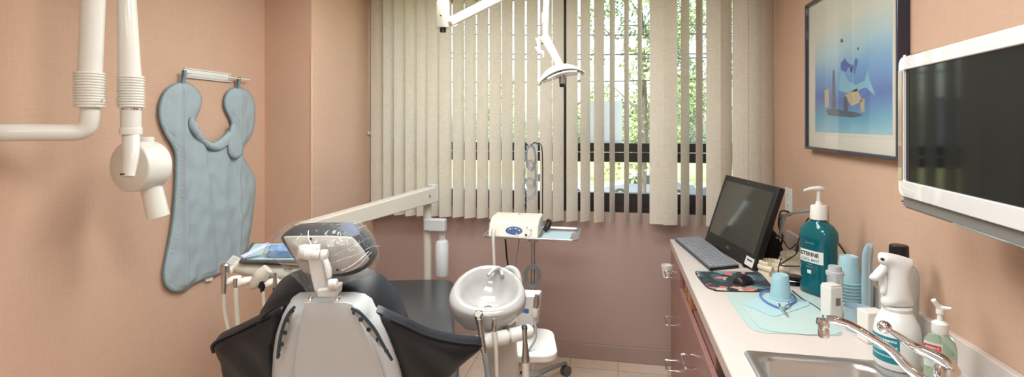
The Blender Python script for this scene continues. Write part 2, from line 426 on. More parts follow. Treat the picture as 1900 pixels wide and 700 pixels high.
# ================================================================== OUTSIDE
GZ = -2.4
M_grass = mat('grass', (158, 160, 98), .95, noise_s=3, noise_a=.25)
struct('ground', box(BM(), (-60, BY + 1, GZ - .3), (60, 90, GZ)), M_grass)
struct('street', box(BM(), (-60, 25.5, GZ), (60, 33.5, GZ + .02)), mat('asphalt', (112, 114, 120), .9, noise_s=8, noise_a=.08))
def tree(name, label, x, y, h, r, col, n=3800, z0=GZ, pine=False):
    t = thing(name, label, 'tree', (x, y, z0), 0, None)
    bm = BM(); tube(bm, [(x, y, z0), (x + .1, y, z0 + h * .4), (x - .1, y, z0 + h * .85)], [.13, .10, .04], 8, smooth=4)
    for k in range(9):
        a = k * 2.4; zz = z0 + h * (.3 + .06 * k); tube(bm, [(x, y, zz), (x + math.cos(a) * r * .6, y + math.sin(a) * r * .6, zz + h * .1)], [.07, .02], 6)
    obj('trunk', bm, mat('bark', (84, 78, 70), .9, noise_s=9, noise_a=.2), t)
    bm = BM(); rnd = random.Random(int(x * 10 + y))
    cl = []
    for k in range(26):
        zz = rnd.uniform(.18, 1); rr = r * (1 - zz) ** .5 if pine else r * math.sqrt(max(.05, 1 - (zz * 2 - 1.15) ** 2 * .8))
        a = rnd.uniform(0, 6.283); q = rnd.uniform(.35, 1); cl.append((x + math.cos(a) * rr * q, y + math.sin(a) * rr * q, z0 + h * zz, rnd.uniform(.22, .42) * r))
    for k in range(n):
        cx, cy, cz, cr = rnd.choice(cl)
        d = Vector((rnd.gauss(0, 1), rnd.gauss(0, 1), rnd.gauss(0, .8))); d = d.normalized() * cr * rnd.uniform(.5, 1.1)
        c = Vector((cx, cy, cz)) + d; s = rnd.uniform(.05, .12)
        u = Vector((rnd.gauss(0, 1), rnd.gauss(0, 1), rnd.gauss(0, 1))).normalized(); v = u.orthogonal().normalized()
        bm.faces.new([bm.verts.new(c + u * s), bm.verts.new(c + v * s * .6), bm.verts.new(c - u * s), bm.verts.new(c - v * s * .6)])
    obj('foliage', bm, mat('leaves_' + name, col, .7, noise_s=2, noise_a=.35), t, smooth=0)
tree('tall_tree', 'tall leafy tree outside, seen through the gaps right of the lamp head', .9, 21, 12, 2.6, (128, 148, 100), 9000)
tree('tall_tree', 'broad grey-green tree outside behind the right end of the blind', 4.9, 24, 12.5, 2.8, (124, 146, 108), 9000)
tree('conifer', 'dark conifer outside between the two leafy trees', 3.4, 35, 11, 2.0, (96, 120, 88), 8000, pine=True)
tree('small_tree', 'low bushy tree outside behind the lamp head gaps', -2.8, 35, 8.5, 2.4, (140, 158, 108), 6000)
tree('small_tree', 'rounded yellow-green tree far left beyond the street', -9.5, 41, 7.5, 3.0, (150, 160, 108), 6000)
def cables():
    for k, (ya, yb) in enumerate(((38, 44), (58, 60), (92, 98), (104, 104), (150, 142))):
        bm = BM(); a, b = P(600, ya, 19 + k * .3), P(1500, yb, 16 + k * .3); mid = (a + b) / 2 - Vector((0, 0, .12))
        tube(bm, [a, mid, b], .022, 6, smooth=8)
        tag(obj('utility_wire', bm, M_black), ['topmost', 'second highest', 'middle', 'second lowest', 'lowest'][k] + ' dark utility wire crossing the sky outside the window', 'wire', 'utility wires outside')
cables()
for px_, t_, lb in ((600, 19.6, 'wooden utility pole outside, left end of the wires'), (1500, 16.6, 'wooden utility pole outside, right end of the wires')):
    q = P(px_, 44, t_); t = thing('utility_pole', lb, 'pole', (q.x, q.y, GZ)); bm = BM(); cyl(bm, (q.x, q.y, GZ), (q.x, q.y, q.z + .4), .14, 14, r2=.10); obj('pole_shaft', bm, mat('pole_wood', (120, 104, 88), .9, noise_s=5, noise_a=.2), t)
    for yy in (50, 101, 148):
        z_ = P(px_, yy, t_).z; bm = BM(); box(bm, (q.x - .12, q.y - .8, z_ - .06), (q.x + .12, q.y + .8, z_ + .06)); obj('crossarm', bm, MC['pole_wood'], t, smooth=0)
def car(x, y, label, paint):
    t = thing('parked_car', label, 'car', (x, y, GZ + .02), 0, 'parked cars across the street')
    z = GZ + .02
    side = smoothpoly([(-2.2, .35), (-2.25, .6), (-2.1, .78), (-1.3, .92), (-.75, 1.32), (0, 1.42), (.8, 1.36), (1.5, .98), (2.1, .9), (2.25, .6), (2.2, .35), (0, .28)], 4)
    M = tz(x, y - .85, z) @ rot(90, 'X'); bm = BM(); prism(bm, side, M @ tz(0, 0, -1.7), 1.7)
    obj('body', bm, mat('paint_' + paint[0], paint[1], .25, metal=.3, coat=.6), t, bevel=.06)
    bm = BM(); prism(bm, smoothpoly([(-1.15, .95), (-.68, 1.26), (0, 1.34), (.75, 1.28), (1.3, .96)], 3), M, .012); obj('window', bm, mat('car_glass', (40, 48, 56), .08), t, smooth=0)
    for wx in (-1.4, 1.4):
        bm = BM(); lathe(bm, [(.2, 0), (.32, .02), (.34, .06), (.34, .2), (.2, .22)], axisM((x + wx, y - .8, z + .34), (0, -1, 0)) @ tz(0, 0, -.12)); wl = obj('wheel', bm, mat('tyre', (40, 40, 42), .8), t)
        bm = BM(); cyl(bm, (x + wx, y - .88, z + .34), (x + wx, y - .93, z + .34), .19, 16); obj('hubcap', bm, M_steel, wl)
car(1.5, 28, 'silver-blue car parked outside, seen below the window rail left of the screen', ('silver', (116, 128, 146)))
car(-3.6, 28, 'white car parked outside behind the hanging cable coil', ('white', (170, 176, 184)))
car(6.3, 28.4, 'grey car parked outside at the right end of the blind', ('grey', (96, 104, 118)))
# ================================================================== DENTAL CHAIR
AX = Vector((-.27, .963, 0)).normalized(); BX = Vector((AX.y, -AX.x, 0))      # chair forward, chair right
LEAN = math.radians(17)
nS = (-AX * math.cos(LEAN) - Vector((0, 0, 1)) * math.sin(LEAN))
seatC = Vector((-.86, 1.85, 0))
chair = thing('dental_chair', 'charcoal dental treatment chair with pale grey back shell and plastic-covered headrest', 'dental chair', (seatC.x, seatC.y, 0))
shell = Plane(P(622, 560, 1.24) - nS * .015, nS, (0, 0, 1))
shell2 = Plane(shell.O + shell.n * .0485, nS)
def low(L, dy, y0, y1): return [(x, y + dy * max(0, min(1, (y1 - y) / (y1 - y0)))) for x, y in L]
def bez(k, w=.02): return lambda d, a, b: k * (1 - math.exp(-d / w))
# --- back shell
out = [(503, 760), (504, 700), (507, 655), (512, 622), (518, 600), (525, 577), (535, 558), (549, 548), (580, 547), (650, 547), (672, 550), (686, 560), (693, 578), (702, 586),
       (714, 610), (726, 640), (737, 672), (745, 700), (752, 760)]
bm = BM()
pillow(bm, shell.casts(low(out, 9, 555, 620)), shell, lambda d, a, b: .028 * (1 - math.exp(-d / .012)) + .012 * (1 if d > .034 else d / .034) , .03, .011)
obj('back_shell', bm, M_greyshell, chair, smooth=50)
# raised centre panel with slanted shoulders
def hgt(d, a, b): return .028 * (1 - math.exp(-d / .012)) + .012
pan = [(545, 760), (545, 700), (550, 650), (556, 610), (560, 580), (566, 563), (580, 562), (640, 562), (652, 565), (664, 590), (684, 630), (700, 665), (712, 700), (716, 760)]
bm = BM(); pillow(bm, shell2.casts(pan), shell2, bez(.006, .008), .004, .02); obj('centre_panel', bm, M_greyshell, chair, smooth=50)
M_teal = mat('teal_inlay', (38, 62, 74), .4)
M_vent = mat('vent_recess', (168, 164, 158), .5)
for nm, arc, inn in (('left', [(517, 661), (519, 640), (523, 617), (530, 594), (539, 577), (548, 567)], [(547, 571), (541, 590), (536, 612), (529, 632), (522, 650)]),
                     ('right', [(653, 569), (667, 576), (681, 590), (697, 610), (712, 638), (728, 665)], [(722, 655), (703, 640), (688, 622), (673, 600), (660, 583)])):
    bm = BM(); A = shell2.casts(arc)
    vent = obj('vent_inlay', pillow(BM(), shell2.casts(arc + inn), shell2, bez(.0055, .002), .003, .006, base=.001), M_vent, chair)
    pts = [shell2.pt(a, b, .006) for a, b in A]; tube(bm, pts, .0036, 8, smooth=4); obj('teal_line', bm, M_teal, vent)
    n_ = 6
    for k in range(n_):
        f = (k + .5) / n_; q0 = arc[0]; q1 = arc[-1]
        ax_, ay_ = arc[min(5, int(f * 5))]; bx_, by_ = inn[::-1][min(4, int(f * 5))]
        ca, cb = shell2.cast(ax_ * .42 + bx_ * .58, ay_ * .42 + by_ * .58)
        poly = [(ca + .005 * math.cos(t) * (.6 + .5 * (k % 2)), cb + .006 * math.sin(t)) for t in [i * math.pi / 4 for i in range(8)]]
        Mx = shell2.M(0, 0, .0062); obj('vent_slot', prism(BM(), poly, Mx, .0012), M_teal, vent, smooth=0)
for px in (577, 627):
    c = shell2.pt(*shell2.cast(px, 552), .0); bm = BM(); lathe(bm, [(.0065, 0), (.0065, .004), (.004, .006), (0.001, .003)], axisM(c, shell.n), 16); obj('screw', bm, M_black if 0 else M_chrome, chair)
# --- back cushion, standing out round the shell
cush = [(470, 760), (478, 680), (480, 630), (485, 590), (491, 570), (505, 550), (525, 535), (550, 526), (590, 522), (640, 521), (672, 523), (700, 531), (724, 549), (746, 577), (760, 606), (772, 640), (782, 690), (788, 760)]
pc = Plane(shell.O - shell.n * .045, nS)
bm = BM()
pillow(bm, pc.casts(low([(x - 10 if x < 620 else x - 8 - 16 * (x - 620) / 160, y) for x, y in cush], 18, 530, 640)), pc, lambda d, a, b: .05 * (1 - math.exp(-d / .022)), .10, .014, base=-.01)
obj('back_cushion', bm, M_vinyl, chair, smooth=60)
bm = BM(); ins = [(484, 700), (489, 620), (494, 585), (512, 558), (540, 541), (590, 532), (640, 530), (676, 534), (700, 545), (724, 566), (744, 600), (756, 640), (764, 700)]
tube(bm, [pc.pt(a, b, .034) for a, b in pc.casts(low([(x - 8 if x < 620 else x - 8 - 16 * (x - 620) / 160, y) for x, y in ins], 10, 530, 640))], .003, 6, smooth=4)
obj('piping', bm, M_vinyl, chair)
# --- side wings
for nm, poly, sgn, ctr in (
    ('l', [(524, 576), (500, 586), (470, 601), (440, 618), (412, 634), (392, 647), (383, 658), (386, 670), (398, 690), (402, 716), (420, 750), (470, 775), (510, 770), (512, 700), (510, 640)], -1, 524),
    ('r', [(697, 580), (725, 592), (755, 607), (785, 625), (820, 641), (855, 655), (884, 665), (894, 671), (892, 680), (875, 690), (850, 705), (812, 740), (770, 770), (745, 760), (742, 700), (732, 660), (715, 615)], 1, 697)):
    pw = Plane(shell.O - shell.n * .012, nS); c0 = pw.cast(ctr, 600)[0]
    q = smoothpoly(pw.casts(poly), 3)
    def hh(d, a, b, c0=c0): x = abs(a - c0); return .016 * (1 - math.exp(-d / .008)) - .75 * x * x - .10 * x * max(0, -b) * 2 + .004 * math.sin(a * 60 + b * 40) * min(1, d / .03)
    bm = BM(); pillow(bm, q, pw, hh, .028, .012)
    wng = obj('side_wing', bm, M_vinyl, chair, smooth=60)
    ed = [(a, b) for a, b in pw.casts(poly[1:8])]
    bm = BM(); tube(bm, [pw.pt(a, b, -.75 * (a - c0) ** 2 - .2 * abs(a - c0) * max(0, -b) + .005) for a, b in ed], .0035, 6, smooth=4); obj('seam', bm, M_vinyl, wng)
# --- seat and leg rest
def seat_prism(poly, z0, z1, name, r=.02):
    M = Matrix((BX, AX, Vector((0, 0, 1)))).transposed().to_4x4(); M.translation = Vector((seatC.x, seatC.y, z0))
    bm = BM(); prism(bm, poly, M, z1 - z0); return obj(name, bm, M_seat, chair, bevel=r, seg=4)
seat_prism(smoothpoly([(-.26, -.62), (.26, -.62), (.275, -.2), (.25, .12), (0, .16), (-.25, .12), (-.275, -.2)], 5), .50, .62, 'seat_cushion')
seat_prism(smoothpoly([(-.27, .16), (0, .20), (.235, .16), (.24, .6), (.235, 1.02), (.20, 1.13), (.1, 1.165), (-.16, 1.165), (-.26, 1.13), (-.295, 1.02), (-.28, .6)], 5), .52, .615, 'leg_rest')
M = Matrix((BX, AX, Vector((0, 0, 1)))).transposed().to_4x4(); M.translation = Vector((seatC.x, seatC.y, 0))
bm = BM(); prism(bm, rrect(-.2, -.5, .2, .5, .05), M @ tz(0, 0, .42), .08); obj('seat_frame', bm, M_greyshell, chair, bevel=.01)
bm = BM(); prism(bm, rrect(-.12, -.25, .12, .2, .05), M @ tz(0, 0, .06), .38); obj('lift_column', bm, M_greyshell, chair, bevel=.01)
bm = BM(); prism(bm, rrect(-.25, -.45, .25, .4, .12), M, .07); obj('base_plate', bm, M_greyshell, chair, bevel=.02)
# --- neck and headrest
hp = Plane(P(606, 472, 1.27), (-AX * math.cos(.05) - Vector((0, 0, 1)) * .05))
pad = [(516, 436), (526, 423), (545, 417), (581, 415), (620, 415), (645, 417), (661, 425), (673, 440), (682, 456), (689, 474), (690, 487), (683, 498), (662, 511), (636, 518), (600, 519), (572, 517), (558, 508), (543, 488), (530, 465), (520, 448)]
bm = BM(); pillow(bm, smoothpoly(hp.casts(low(pad, 11, 425, 500)), 3), hp, bez(.03, .018), .05, .010, base=-.02); obj('head_pad', bm, M_vinyl, chair, smooth=60)
plt = [(526, 441), (560, 440), (610, 440), (649, 442), (656, 446), (670, 463), (683, 482), (682, 487), (672, 495), (650, 503), (634, 508), (600, 511), (572, 510), (564, 506), (553, 490), (540, 468)]
pp = Plane(hp.O + hp.n * .022, hp.n)
bm = BM(); pillow(bm, pp.casts(plt), pp, bez(.008, .006), .012, .012); hplate = obj('head_plate', bm, mat('plate_grey', (164, 158, 150), .4), chair, smooth=50)
c = pp.pt(*pp.cast(578, 442), .006); bm = BM(); lathe(bm, [(.003, 0), (.003, .004)], axisM(c, pp.n), 12); obj('screw', bm, M_black, hplate)
c = pp.pt(*pp.cast(628, 499), .006); bm = BM(); lathe(bm, [(.003, 0), (.003, .004)], axisM(c, pp.n), 12); obj('screw', bm, M_black, hplate)
M_neck = mat('neck_white', (206, 203, 198), .35)
pb = Plane(hp.O + hp.n * .032, hp.n)
bm = BM(); pillow(bm, pb.casts([(549, 482), (551, 468), (557, 456), (562, 454), (595, 454), (595, 462), (590, 482)]), pb, bez(.02, .006), .01, .01); hb = obj('hinge_bracket', bm, M_neck, chair, smooth=45)
bm = BM(); prism(bm, pb.casts([(572, 457.5), (594, 457.5), (594, 461), (572, 461)]), pb.M(0, 0, .0205), .0008); obj('vent_slot', bm, M_black, hb, smooth=0)
pn = Plane(hp.O + hp.n * .058, hp.n)
a, b_ = pn.pt(*pn.cast(565, 472)), pn.pt(*pn.cast(594, 474)); c2 = pn.pt(*pn.cast(608, 474.5))
bm = BM(); cyl(bm, a, b_, .0125, 24); obj('hinge_barrel', bm, M_neck, chair, bevel=.002)
bm = BM(); cyl(bm, b_ + (c2 - b_) * .08, c2, .0135, 24); obj('hinge_knob', bm, M_neck, chair, bevel=.003)
def slab(pts_l, pts_r, ts, th, name, m=M_neck, bevel=.004):
    bm = BM(); rings = []
    for (lx, ly), (rx_, ry_), t in zip(pts_l, pts_r, ts):
        A, B = P(lx, ly, t), P(rx_, ry_, t); k = Vector((-st, ct, 0)) * th; rings.append([A, B, B + k, A + k])
    loft(bm, rings); return obj(name, bm, m, chair, bevel=bevel, seg=3)
slab([(570, 478), (574, 505), (581, 536), (584, 544)], [(599, 480), (602, 505), (607, 536), (608, 544)], [1.205, 1.205, 1.20, 1.20], .022, 'neck_stem')
slab([(596, 480), (601, 500), (604, 518)], [(605, 482), (612, 500), (613, 519)], [1.20, 1.195, 1.19], .016, 'neck_lever')
slab([(587, 538), (588, 553)], [(624, 534), (622, 553)], [1.19, 1.19], .05, 'neck_socket')
bm = BM(); cyl(bm, P(610, 528, 1.185), P(626, 527, 1.185), .0115, 20); obj('neck_knob', bm, M_neck, chair, bevel=.003)
# --- clear plastic sleeve over the headrest
M_film = film('clear_sleeve', clear=.97, rough=.22, bump_s=26, bump=.8, hz=.02, k=.55)
bag = [(493, 462), (499, 440), (510, 424), (530, 412), (560, 409), (600, 409), (640, 410), (664, 417), (683, 440), (694, 470), (696, 496), (684, 512), (655, 520), (632, 530), (622, 547), (586, 546), (570, 528), (548, 505), (525, 478), (508, 468)]
bp_ = Plane(hp.O, hp.n)
q = smoothpoly(bp_.casts(low(bag, 9, 425, 500)), 3)
def wr(p, k): return noise.noise(Vector((p[0] * 28 + k, p[1] * 22, k))) * .010 + noise.noise(Vector(((p[0] + p[1]) * 70, (p[0] - p[1]) * 14, k + 3))) * .005
bm = BM(); pillow(bm, q, bp_, lambda d, a, b: .088 * (1 - math.exp(-d / .014)) + wr((a, b), 1) * min(1, d / .02) - .0, .06, .007, base=.0)
obj('plastic_sleeve', bm, M_film, chair, smooth=28)
def bagh(a, b):
    n_ = len(q); m_ = 9; ins = False
    for i in range(n_):
        (x1, y1), (x2, y2) = q[i], q[(i + 1) % n_]
        if (y1 > b) != (y2 > b) and a < (x2 - x1) * (b - y1) / (y2 - y1) + x1: ins = not ins
        L2 = (x2 - x1) ** 2 + (y2 - y1) ** 2; t_ = max(0, min(1, ((a - x1) * (x2 - x1) + (b - y1) * (y2 - y1)) / (L2 or 1))); m_ = min(m_, math.hypot(x1 + (x2 - x1) * t_ - a, y1 + (y2 - y1) * t_ - b))
    d = m_ if ins else 0
    return .088 * (1 - math.exp(-d / .014)) + wr((a, b), 1) * min(1, d / .02) - .092
# loose folds and the printed corner of the sleeve
M_fold = film('sleeve_fold', clear=.6, rough=.15, bump_s=40, bump=.6, hz=.5)
pf = Plane(hp.O + hp.n * .092, hp.n)
for L, wd in (([(665, 436), (645, 444), (626, 452)], .0022), ([(556, 441), (570, 455), (583, 468)], .0012), ([(632, 505), (652, 495), (672, 484)], .0025),
              ([(613, 478), (645, 466), (672, 462)], .0010), ([(613, 490), (650, 480), (690, 478)], .0010), ([(640, 508), (660, 500), (676, 488)], .0012)):
    bm = BM(); tube(bm, [pf.pt(p.x, p.y, bagh(p.x, p.y)) for p in catmull([Vector((a, b, 0)) for a, b in pf.casts(L)], 6)], wd, 6, flat=.4); obj('sleeve_crease', bm, M_fold, chair)
bm = BM(); pillow(bm, pf.casts([(628, 415), (654, 413), (668, 434), (650, 439)]), pf, bez(.002), .001, .008); obj('sleeve_flap', bm, film('blue_flap', (.75, .85, 1), clear=.6, hz=.45, haze=(.55, .68, .95), bump=.3), chair)

# ================================================================== X-RAY UNIT
xr = thing('dental_xray_unit', 'cream wall-mounted dental x-ray machine with two ribbed tubular arms', 'x-ray machine', (LX, 1.7, 1.9))
TX, T2 = 1.74, 1.82
def ribs(bm, a, b, r, n):
    a, b = Vector(a), Vector(b); L = (b - a).length; pr = [(r, 0)]
    for k in range(n):
        z = L * (k + .1) / n; s = L / n; pr += [(r, z), (r + .0035, z + s * .2), (r + .0035, z + s * .55), (r, z + s * .8)]
    pr += [(r, L)]; lathe(bm, pr, axisM(a, b - a), 32)
el = P(164, 246, TX)
bm = BM(); tube(bm, [P(-85, 247, TX - .145), P(0, 246.5, TX - .12), P(60, 246, TX - .08), P(120, 246, TX - .03), P(146, 245, TX - .01), P(162, 235, TX), P(167, 214, TX), P(167, 190, TX)], .0275, 28, smooth=8)
obj('lower_arm', bm, M_xray, xr)
wm_ = P(-85, 247, TX - .145); bm = BM(); box(bm, (LX, wm_.y - .07, wm_.z - .10), (LX + .03, wm_.y + .05, wm_.z + .10)); obj('wall_mount', bm, M_xray, xr, bevel=.01)
bm = BM(); cyl(bm, Vector((LX, wm_.y - .01, wm_.z)), wm_ + (P(0, 246.5, TX - .12) - wm_) * .2, .04, 24); obj('mount_sleeve', bm, M_xray, xr)
bm = BM(); ribs(bm, P(166, 200, TX), P(166, 134, TX), .040, 13); obj('ribbed_collar', bm, M_xray, xr)
bm = BM(); cyl(bm, P(167, 140, TX), P(176, -90, TX), .034, 32); obj('riser_tube', bm, M_xray, xr)
bm = BM(); cyl(bm, P(241, 150, T2), P(232, -90, T2), .0345, 32, r2=.024); obj('drop_tube', bm, M_xray, xr)
bm = BM(); cyl(bm, P(150, -78, TX + .02), P(258, -78, T2), .05, 28); obj('folding_knuckle', bm, M_xray, xr, bevel=.01)
bm = BM(); ribs(bm, P(243, 200, T2), P(243, 141, T2), .037, 12); obj('ribbed_collar', bm, M_xray, xr)
for px, py, t in ((190, 187, TX), (225, 187, T2)):
    bm = BM(); c = P(px, py, t - .01); cyl(bm, c, c + Vector((.014 if px < 200 else -.014, -.006, 0)), .004, 10); obj('collar_screw', bm, M_xray, xr)
bm = BM(); cyl(bm, P(243, 240, T2), P(243, 201, T2), .0305, 28); obj('head_stem', bm, mat('stem_grey', (212, 208, 200), .35), xr)
bm = BM(); cyl(bm, P(243, 204, T2), P(243, 201, T2), .032, 28); obj('steel_ring', bm, M_chrome, xr)
bm = BM(); cyl(bm, P(243, 250, T2), P(243, 237, T2), .034, 28); obj('stem_ring', bm, M_xray, xr, bevel=.002)
bm = BM(); tube(bm, [P(243, 250, T2), P(243, 285, T2 - .03), P(238, 328, T2 - .05)], [.031, .029, .022], 20, smooth=6, flat=.75, up=(0, 1, 0)); yk = obj('yoke_arm', bm, M_xray, xr)
bm = BM(); c = P(230, 323, T2 - .07); cyl(bm, c, c + Vector((0, -.012, 0)), .003, 10); obj('yoke_screw', bm, M_black, yk)
ax = (Vector((ct, st, 0)) * .25 + Vector((-st, ct, 0)) * .968).normalized()
c0 = P(240, 310, 1.93)
bm = BM(); lathe(bm, [(.001, -.004), (.088, -.004), (.0925, .0), (.0935, .006), (.0935, .085), (.088, .098), (.06, .104), (.001, .105)], axisM(c0, ax), 48); obj('tube_head', bm, M_xray, xr, smooth=50)
cc = c0 + ax * .062
bm = BM(); cyl(bm, cc + Vector((.0, 0, .07)), cc + Vector((0, 0, .108)), .030, 28); obj('top_cap', bm, M_xray, xr, bevel=.003)
bm = BM(); ca = cc + Vector((.0, -.0, -.06)) + Vector((ct, st, 0)) * .018; cb = P(294, 402, 2.0); lathe(bm, [(.036, 0), (.038, (cb - ca).length - .0), (.033, (cb - ca).length), (.033, .08)], axisM(ca, cb - ca), 32); obj('beam_cone', bm, M_xray, xr)
# ================================================================== LEAD APRON on its rail
WL = Plane((LX + .006, 1.9, 1.5), (1, 0, 0))
r0, r1 = WL.pt(*WL.cast(340, 133), .03), WL.pt(*WL.cast(455, 149), .03)
rail = thing('apron_rail', 'white wall bracket with a thin rod above the apron', 'wall rail', (LX, r0.y, r0.z))
bm = BM(); rx_ = WL.casts([(342, 126), (429, 138), (429, 154), (342, 143)])
za, zb_ = (rx_[0][1] + rx_[1][1]) / 2, (rx_[2][1] + rx_[3][1]) / 2; a0, a1 = rx_[0][0], rx_[1][0]
Mw = WL.M(0, 0, -.005); prism(bm, [(a0, zb_), (a1, zb_), (a1, za), (a0, za)], Mw, .004)
for zz in (za - .002, zb_): prism(bm, [(a0, zz), (a1, zz), (a1, zz + .004), (a0, zz + .004)], Mw, .008)
obj('back_plate', bm, M_white, rail, smooth=0)
for u_ in (a0 + .012, a1 - .012):
    for zz in (za - .01, zb_ + .012):
        bm = BM(); cyl(bm, WL.pt(u_, zz, -.001), WL.pt(u_, zz, .003), .003, 10); obj('screw', bm, M_steel, rail)
zm = (za + zb_) / 2
ra, rb = WL.cast(333, 132)[0], WL.cast(455, 149)[0]
bm = BM(); tube(bm, [WL.pt(ra, zm, .028), WL.pt(rb, zm, .028)], .0035, 10)
for u_ in (a0 + .02, a1 - .02): tube(bm, [WL.pt(u_, zm, -.003), WL.pt(u_, zm, .028)], .003, 8)
obj('rod', bm, M_white, rail)
M_apr = woven('apron_nylon', (158, 172, 176), thread=700, amt=.04, rough=.6, blotch=.05, bumpk=.1)
M_aprd = mat('apron_binding', (112, 136, 144), .7)
ap = thing('lead_apron', 'pale blue-grey x-ray apron hanging from the white wall rail', 'apron', (LX + .03, r0.y, 1.0))
AP = Plane((LX + .018, 1.9, 1.5), (1, 0, 0))
body = [(338, 153), (322, 158), (308, 170), (299, 190), (297, 212), (301, 232), (310, 252), (320, 268), (327, 285), (328, 310), (327, 345), (324, 385), (321, 415), (315, 450), (309, 480), (305, 505), (307, 525),
        (316, 537), (330, 541), (344, 538), (358, 527), (374, 519), (395, 512), (420, 500), (444, 484), (456, 468), (463, 440), (468, 405), (472, 370), (474, 345), (470, 325), (460, 308), (453, 295),
        (450, 285), (453, 270), (462, 258), (470, 240), (473, 215), (472, 192), (465, 175), (452, 165), (440, 163), (427, 167), (419, 180), (418, 196), (423, 210), (429, 222), (431, 235),
        (426, 250), (412, 262), (396, 268), (380, 262), (370, 248), (362, 232), (364, 218), (371, 203), (374, 186), (369, 171), (358, 160), (346, 154)]
qb = smoothpoly(AP.casts(body), 3)
u0, u1 = min(p[0] for p in qb), max(p[0] for p in qb); uL = AP.cast(338, 160)[0]; uR = AP.cast(440, 160)[0]
def afold(d, a, b):
    f = .012 * (1 - math.exp(-d / .012))
    k = min(1, d / .03)
    f += k * (.016 * math.exp(-((a - uL) / .012) ** 2) + .012 * math.exp(-((a - uR) / .010) ** 2) - .008 * math.exp(-((a - uL * .6 - uR * .4 + b * .12) / .02) ** 2) + .004 * math.sin(a * 48 + b * 3) + .009 * noise.noise(Vector((a * 7, b * 3.2, 1))) + .006 * noise.noise(Vector((a * 22, b * 14, 4))))
    if .008 < d < .024: f -= .0022
    if d < .02: f += .0018 * math.sin((a * 1.0 + b * 1.0) * 330) * (d / .02) * 1.8
    return f
bm = BM(); pillow(bm, qb, AP, afold, .010, .007); abody = obj('apron_body', bm, M_apr, ap, smooth=70)
bm = BM(); tube(bm, [AP.pt(a, b, -.003) for a, b in qb], .0045, 6, closed=True); obj('edge_binding', bm, M_aprd, ap)
# stitched row inside the edge
for L in ([(354, 219), (352, 234), (362, 250), (376, 266), (392, 277), (408, 279), (424, 268), (436, 250), (434, 236), (428, 240), (412, 256), (396, 265), (382, 258), (372, 244), (364, 228)],):
    col = Plane((LX + .034, 1.9, 1.5), (1, 0, 0))
    bm = BM(); cq = smoothpoly(col.casts(L), 3)
    pillow(bm, cq, col, lambda d, a, b: .012 * (1 - math.exp(-d / .006)) + .002 * math.sin(a * 260), .008, .006)
    cl_ = obj('collar_band', bm, M_apr, ap, smooth=70)
    bm = BM(); tube(bm, [col.pt(a, b, -.002) for a, b in cq], .003, 6, closed=True); obj('edge_binding', bm, M_aprd, cl_)
tb_ = [(432, 229), (426, 250), (424, 275), (428, 289), (438, 294), (447, 288), (450, 270), (446, 248), (440, 234)]
col = Plane((LX + .040, 1.9, 1.5), (1, 0, 0)); cq = smoothpoly(col.casts(tb_), 3)
bm = BM(); pillow(bm, cq, col, lambda d, a, b: .010 * (1 - math.exp(-d / .006)) + .0015 * math.sin(a * 300 + b * 200), .008, .006); tb2 = obj('collar_tab', bm, M_apr, ap, smooth=70)
bm = BM(); tube(bm, [col.pt(a, b, -.002) for a, b in cq], .003, 6, closed=True); obj('edge_binding', bm, M_aprd, tb2)
for px, py in ((338, 156), (440, 166)):
    a, b = AP.cast(px, py); bm = BM()
    tube(bm, [AP.pt(a, b - .01, .002), AP.pt(a, zm - .0, .018), AP.pt(a, zm + .006, .012), AP.pt(a, zm, .004), AP.pt(a, b - .01, -.002)], .008, 8, smooth=4, flat=.2, up=(1, 0, 0)); obj('hanging_loop', bm, M_aprd, ap)
# small white box on the wall behind the apron hem
wp = Plane((LX + .001, 2, 1), (1, 0, 0)); a, b = wp.cast(385, 516)
bm = BM(); prism(bm, [(a - .022, b - .012), (a + .022, b - .020), (a + .022, b + .03), (a - .022, b + .03)], wp.M(0, 0, 0), .012)
tag(obj('wall_plate', bm, M_white, bevel=.002), 'small white wall plate peeping out below the apron hem', 'wall plate')
wq = Plane((CX + .001, 3.1, 1), (1, 0, 0)); a, b = wq.cast(685, 247)
bm = BM(); prism(bm, [(a - .03, b - .012), (a + .02, b - .012), (a + .02, b + .012), (a - .03, b + .012)], wq.M(), .01)
tag(obj('blind_clip', bm, M_cream, bevel=.002), 'tiny cream clip on the column beside the left edge of the blind', 'clip')

# ================================================================== DELIVERY UNIT
du = thing('dental_delivery_unit', 'pale grey instrument delivery unit on a pole and long slanted arm beside the chair toe', 'delivery unit', (P(793, 500, 3.3).x, P(793, 500, 3.3).y, 0))
pb0 = P(793, 500, 3.22)
bm = BM(); lathe(bm, [(.16, 0), (.16, .03), (.05, .05), (.03, .06)], tz(pb0.x, pb0.y, 0), 32); obj('floor_base', bm, M_greyshell, du)
ptop = P(793, 374, 3.22).z
bm = BM(); cyl(bm, (pb0.x, pb0.y, .05), (pb0.x, pb0.y, ptop), .025, 24); obj('pole', bm, M_cream, du, bevel=.002)
bm = BM(); cyl(bm, (pb0.x, pb0.y, ptop), (pb0.x, pb0.y, ptop + .03), .012, 12); obj('pivot', bm, M_hand, du)
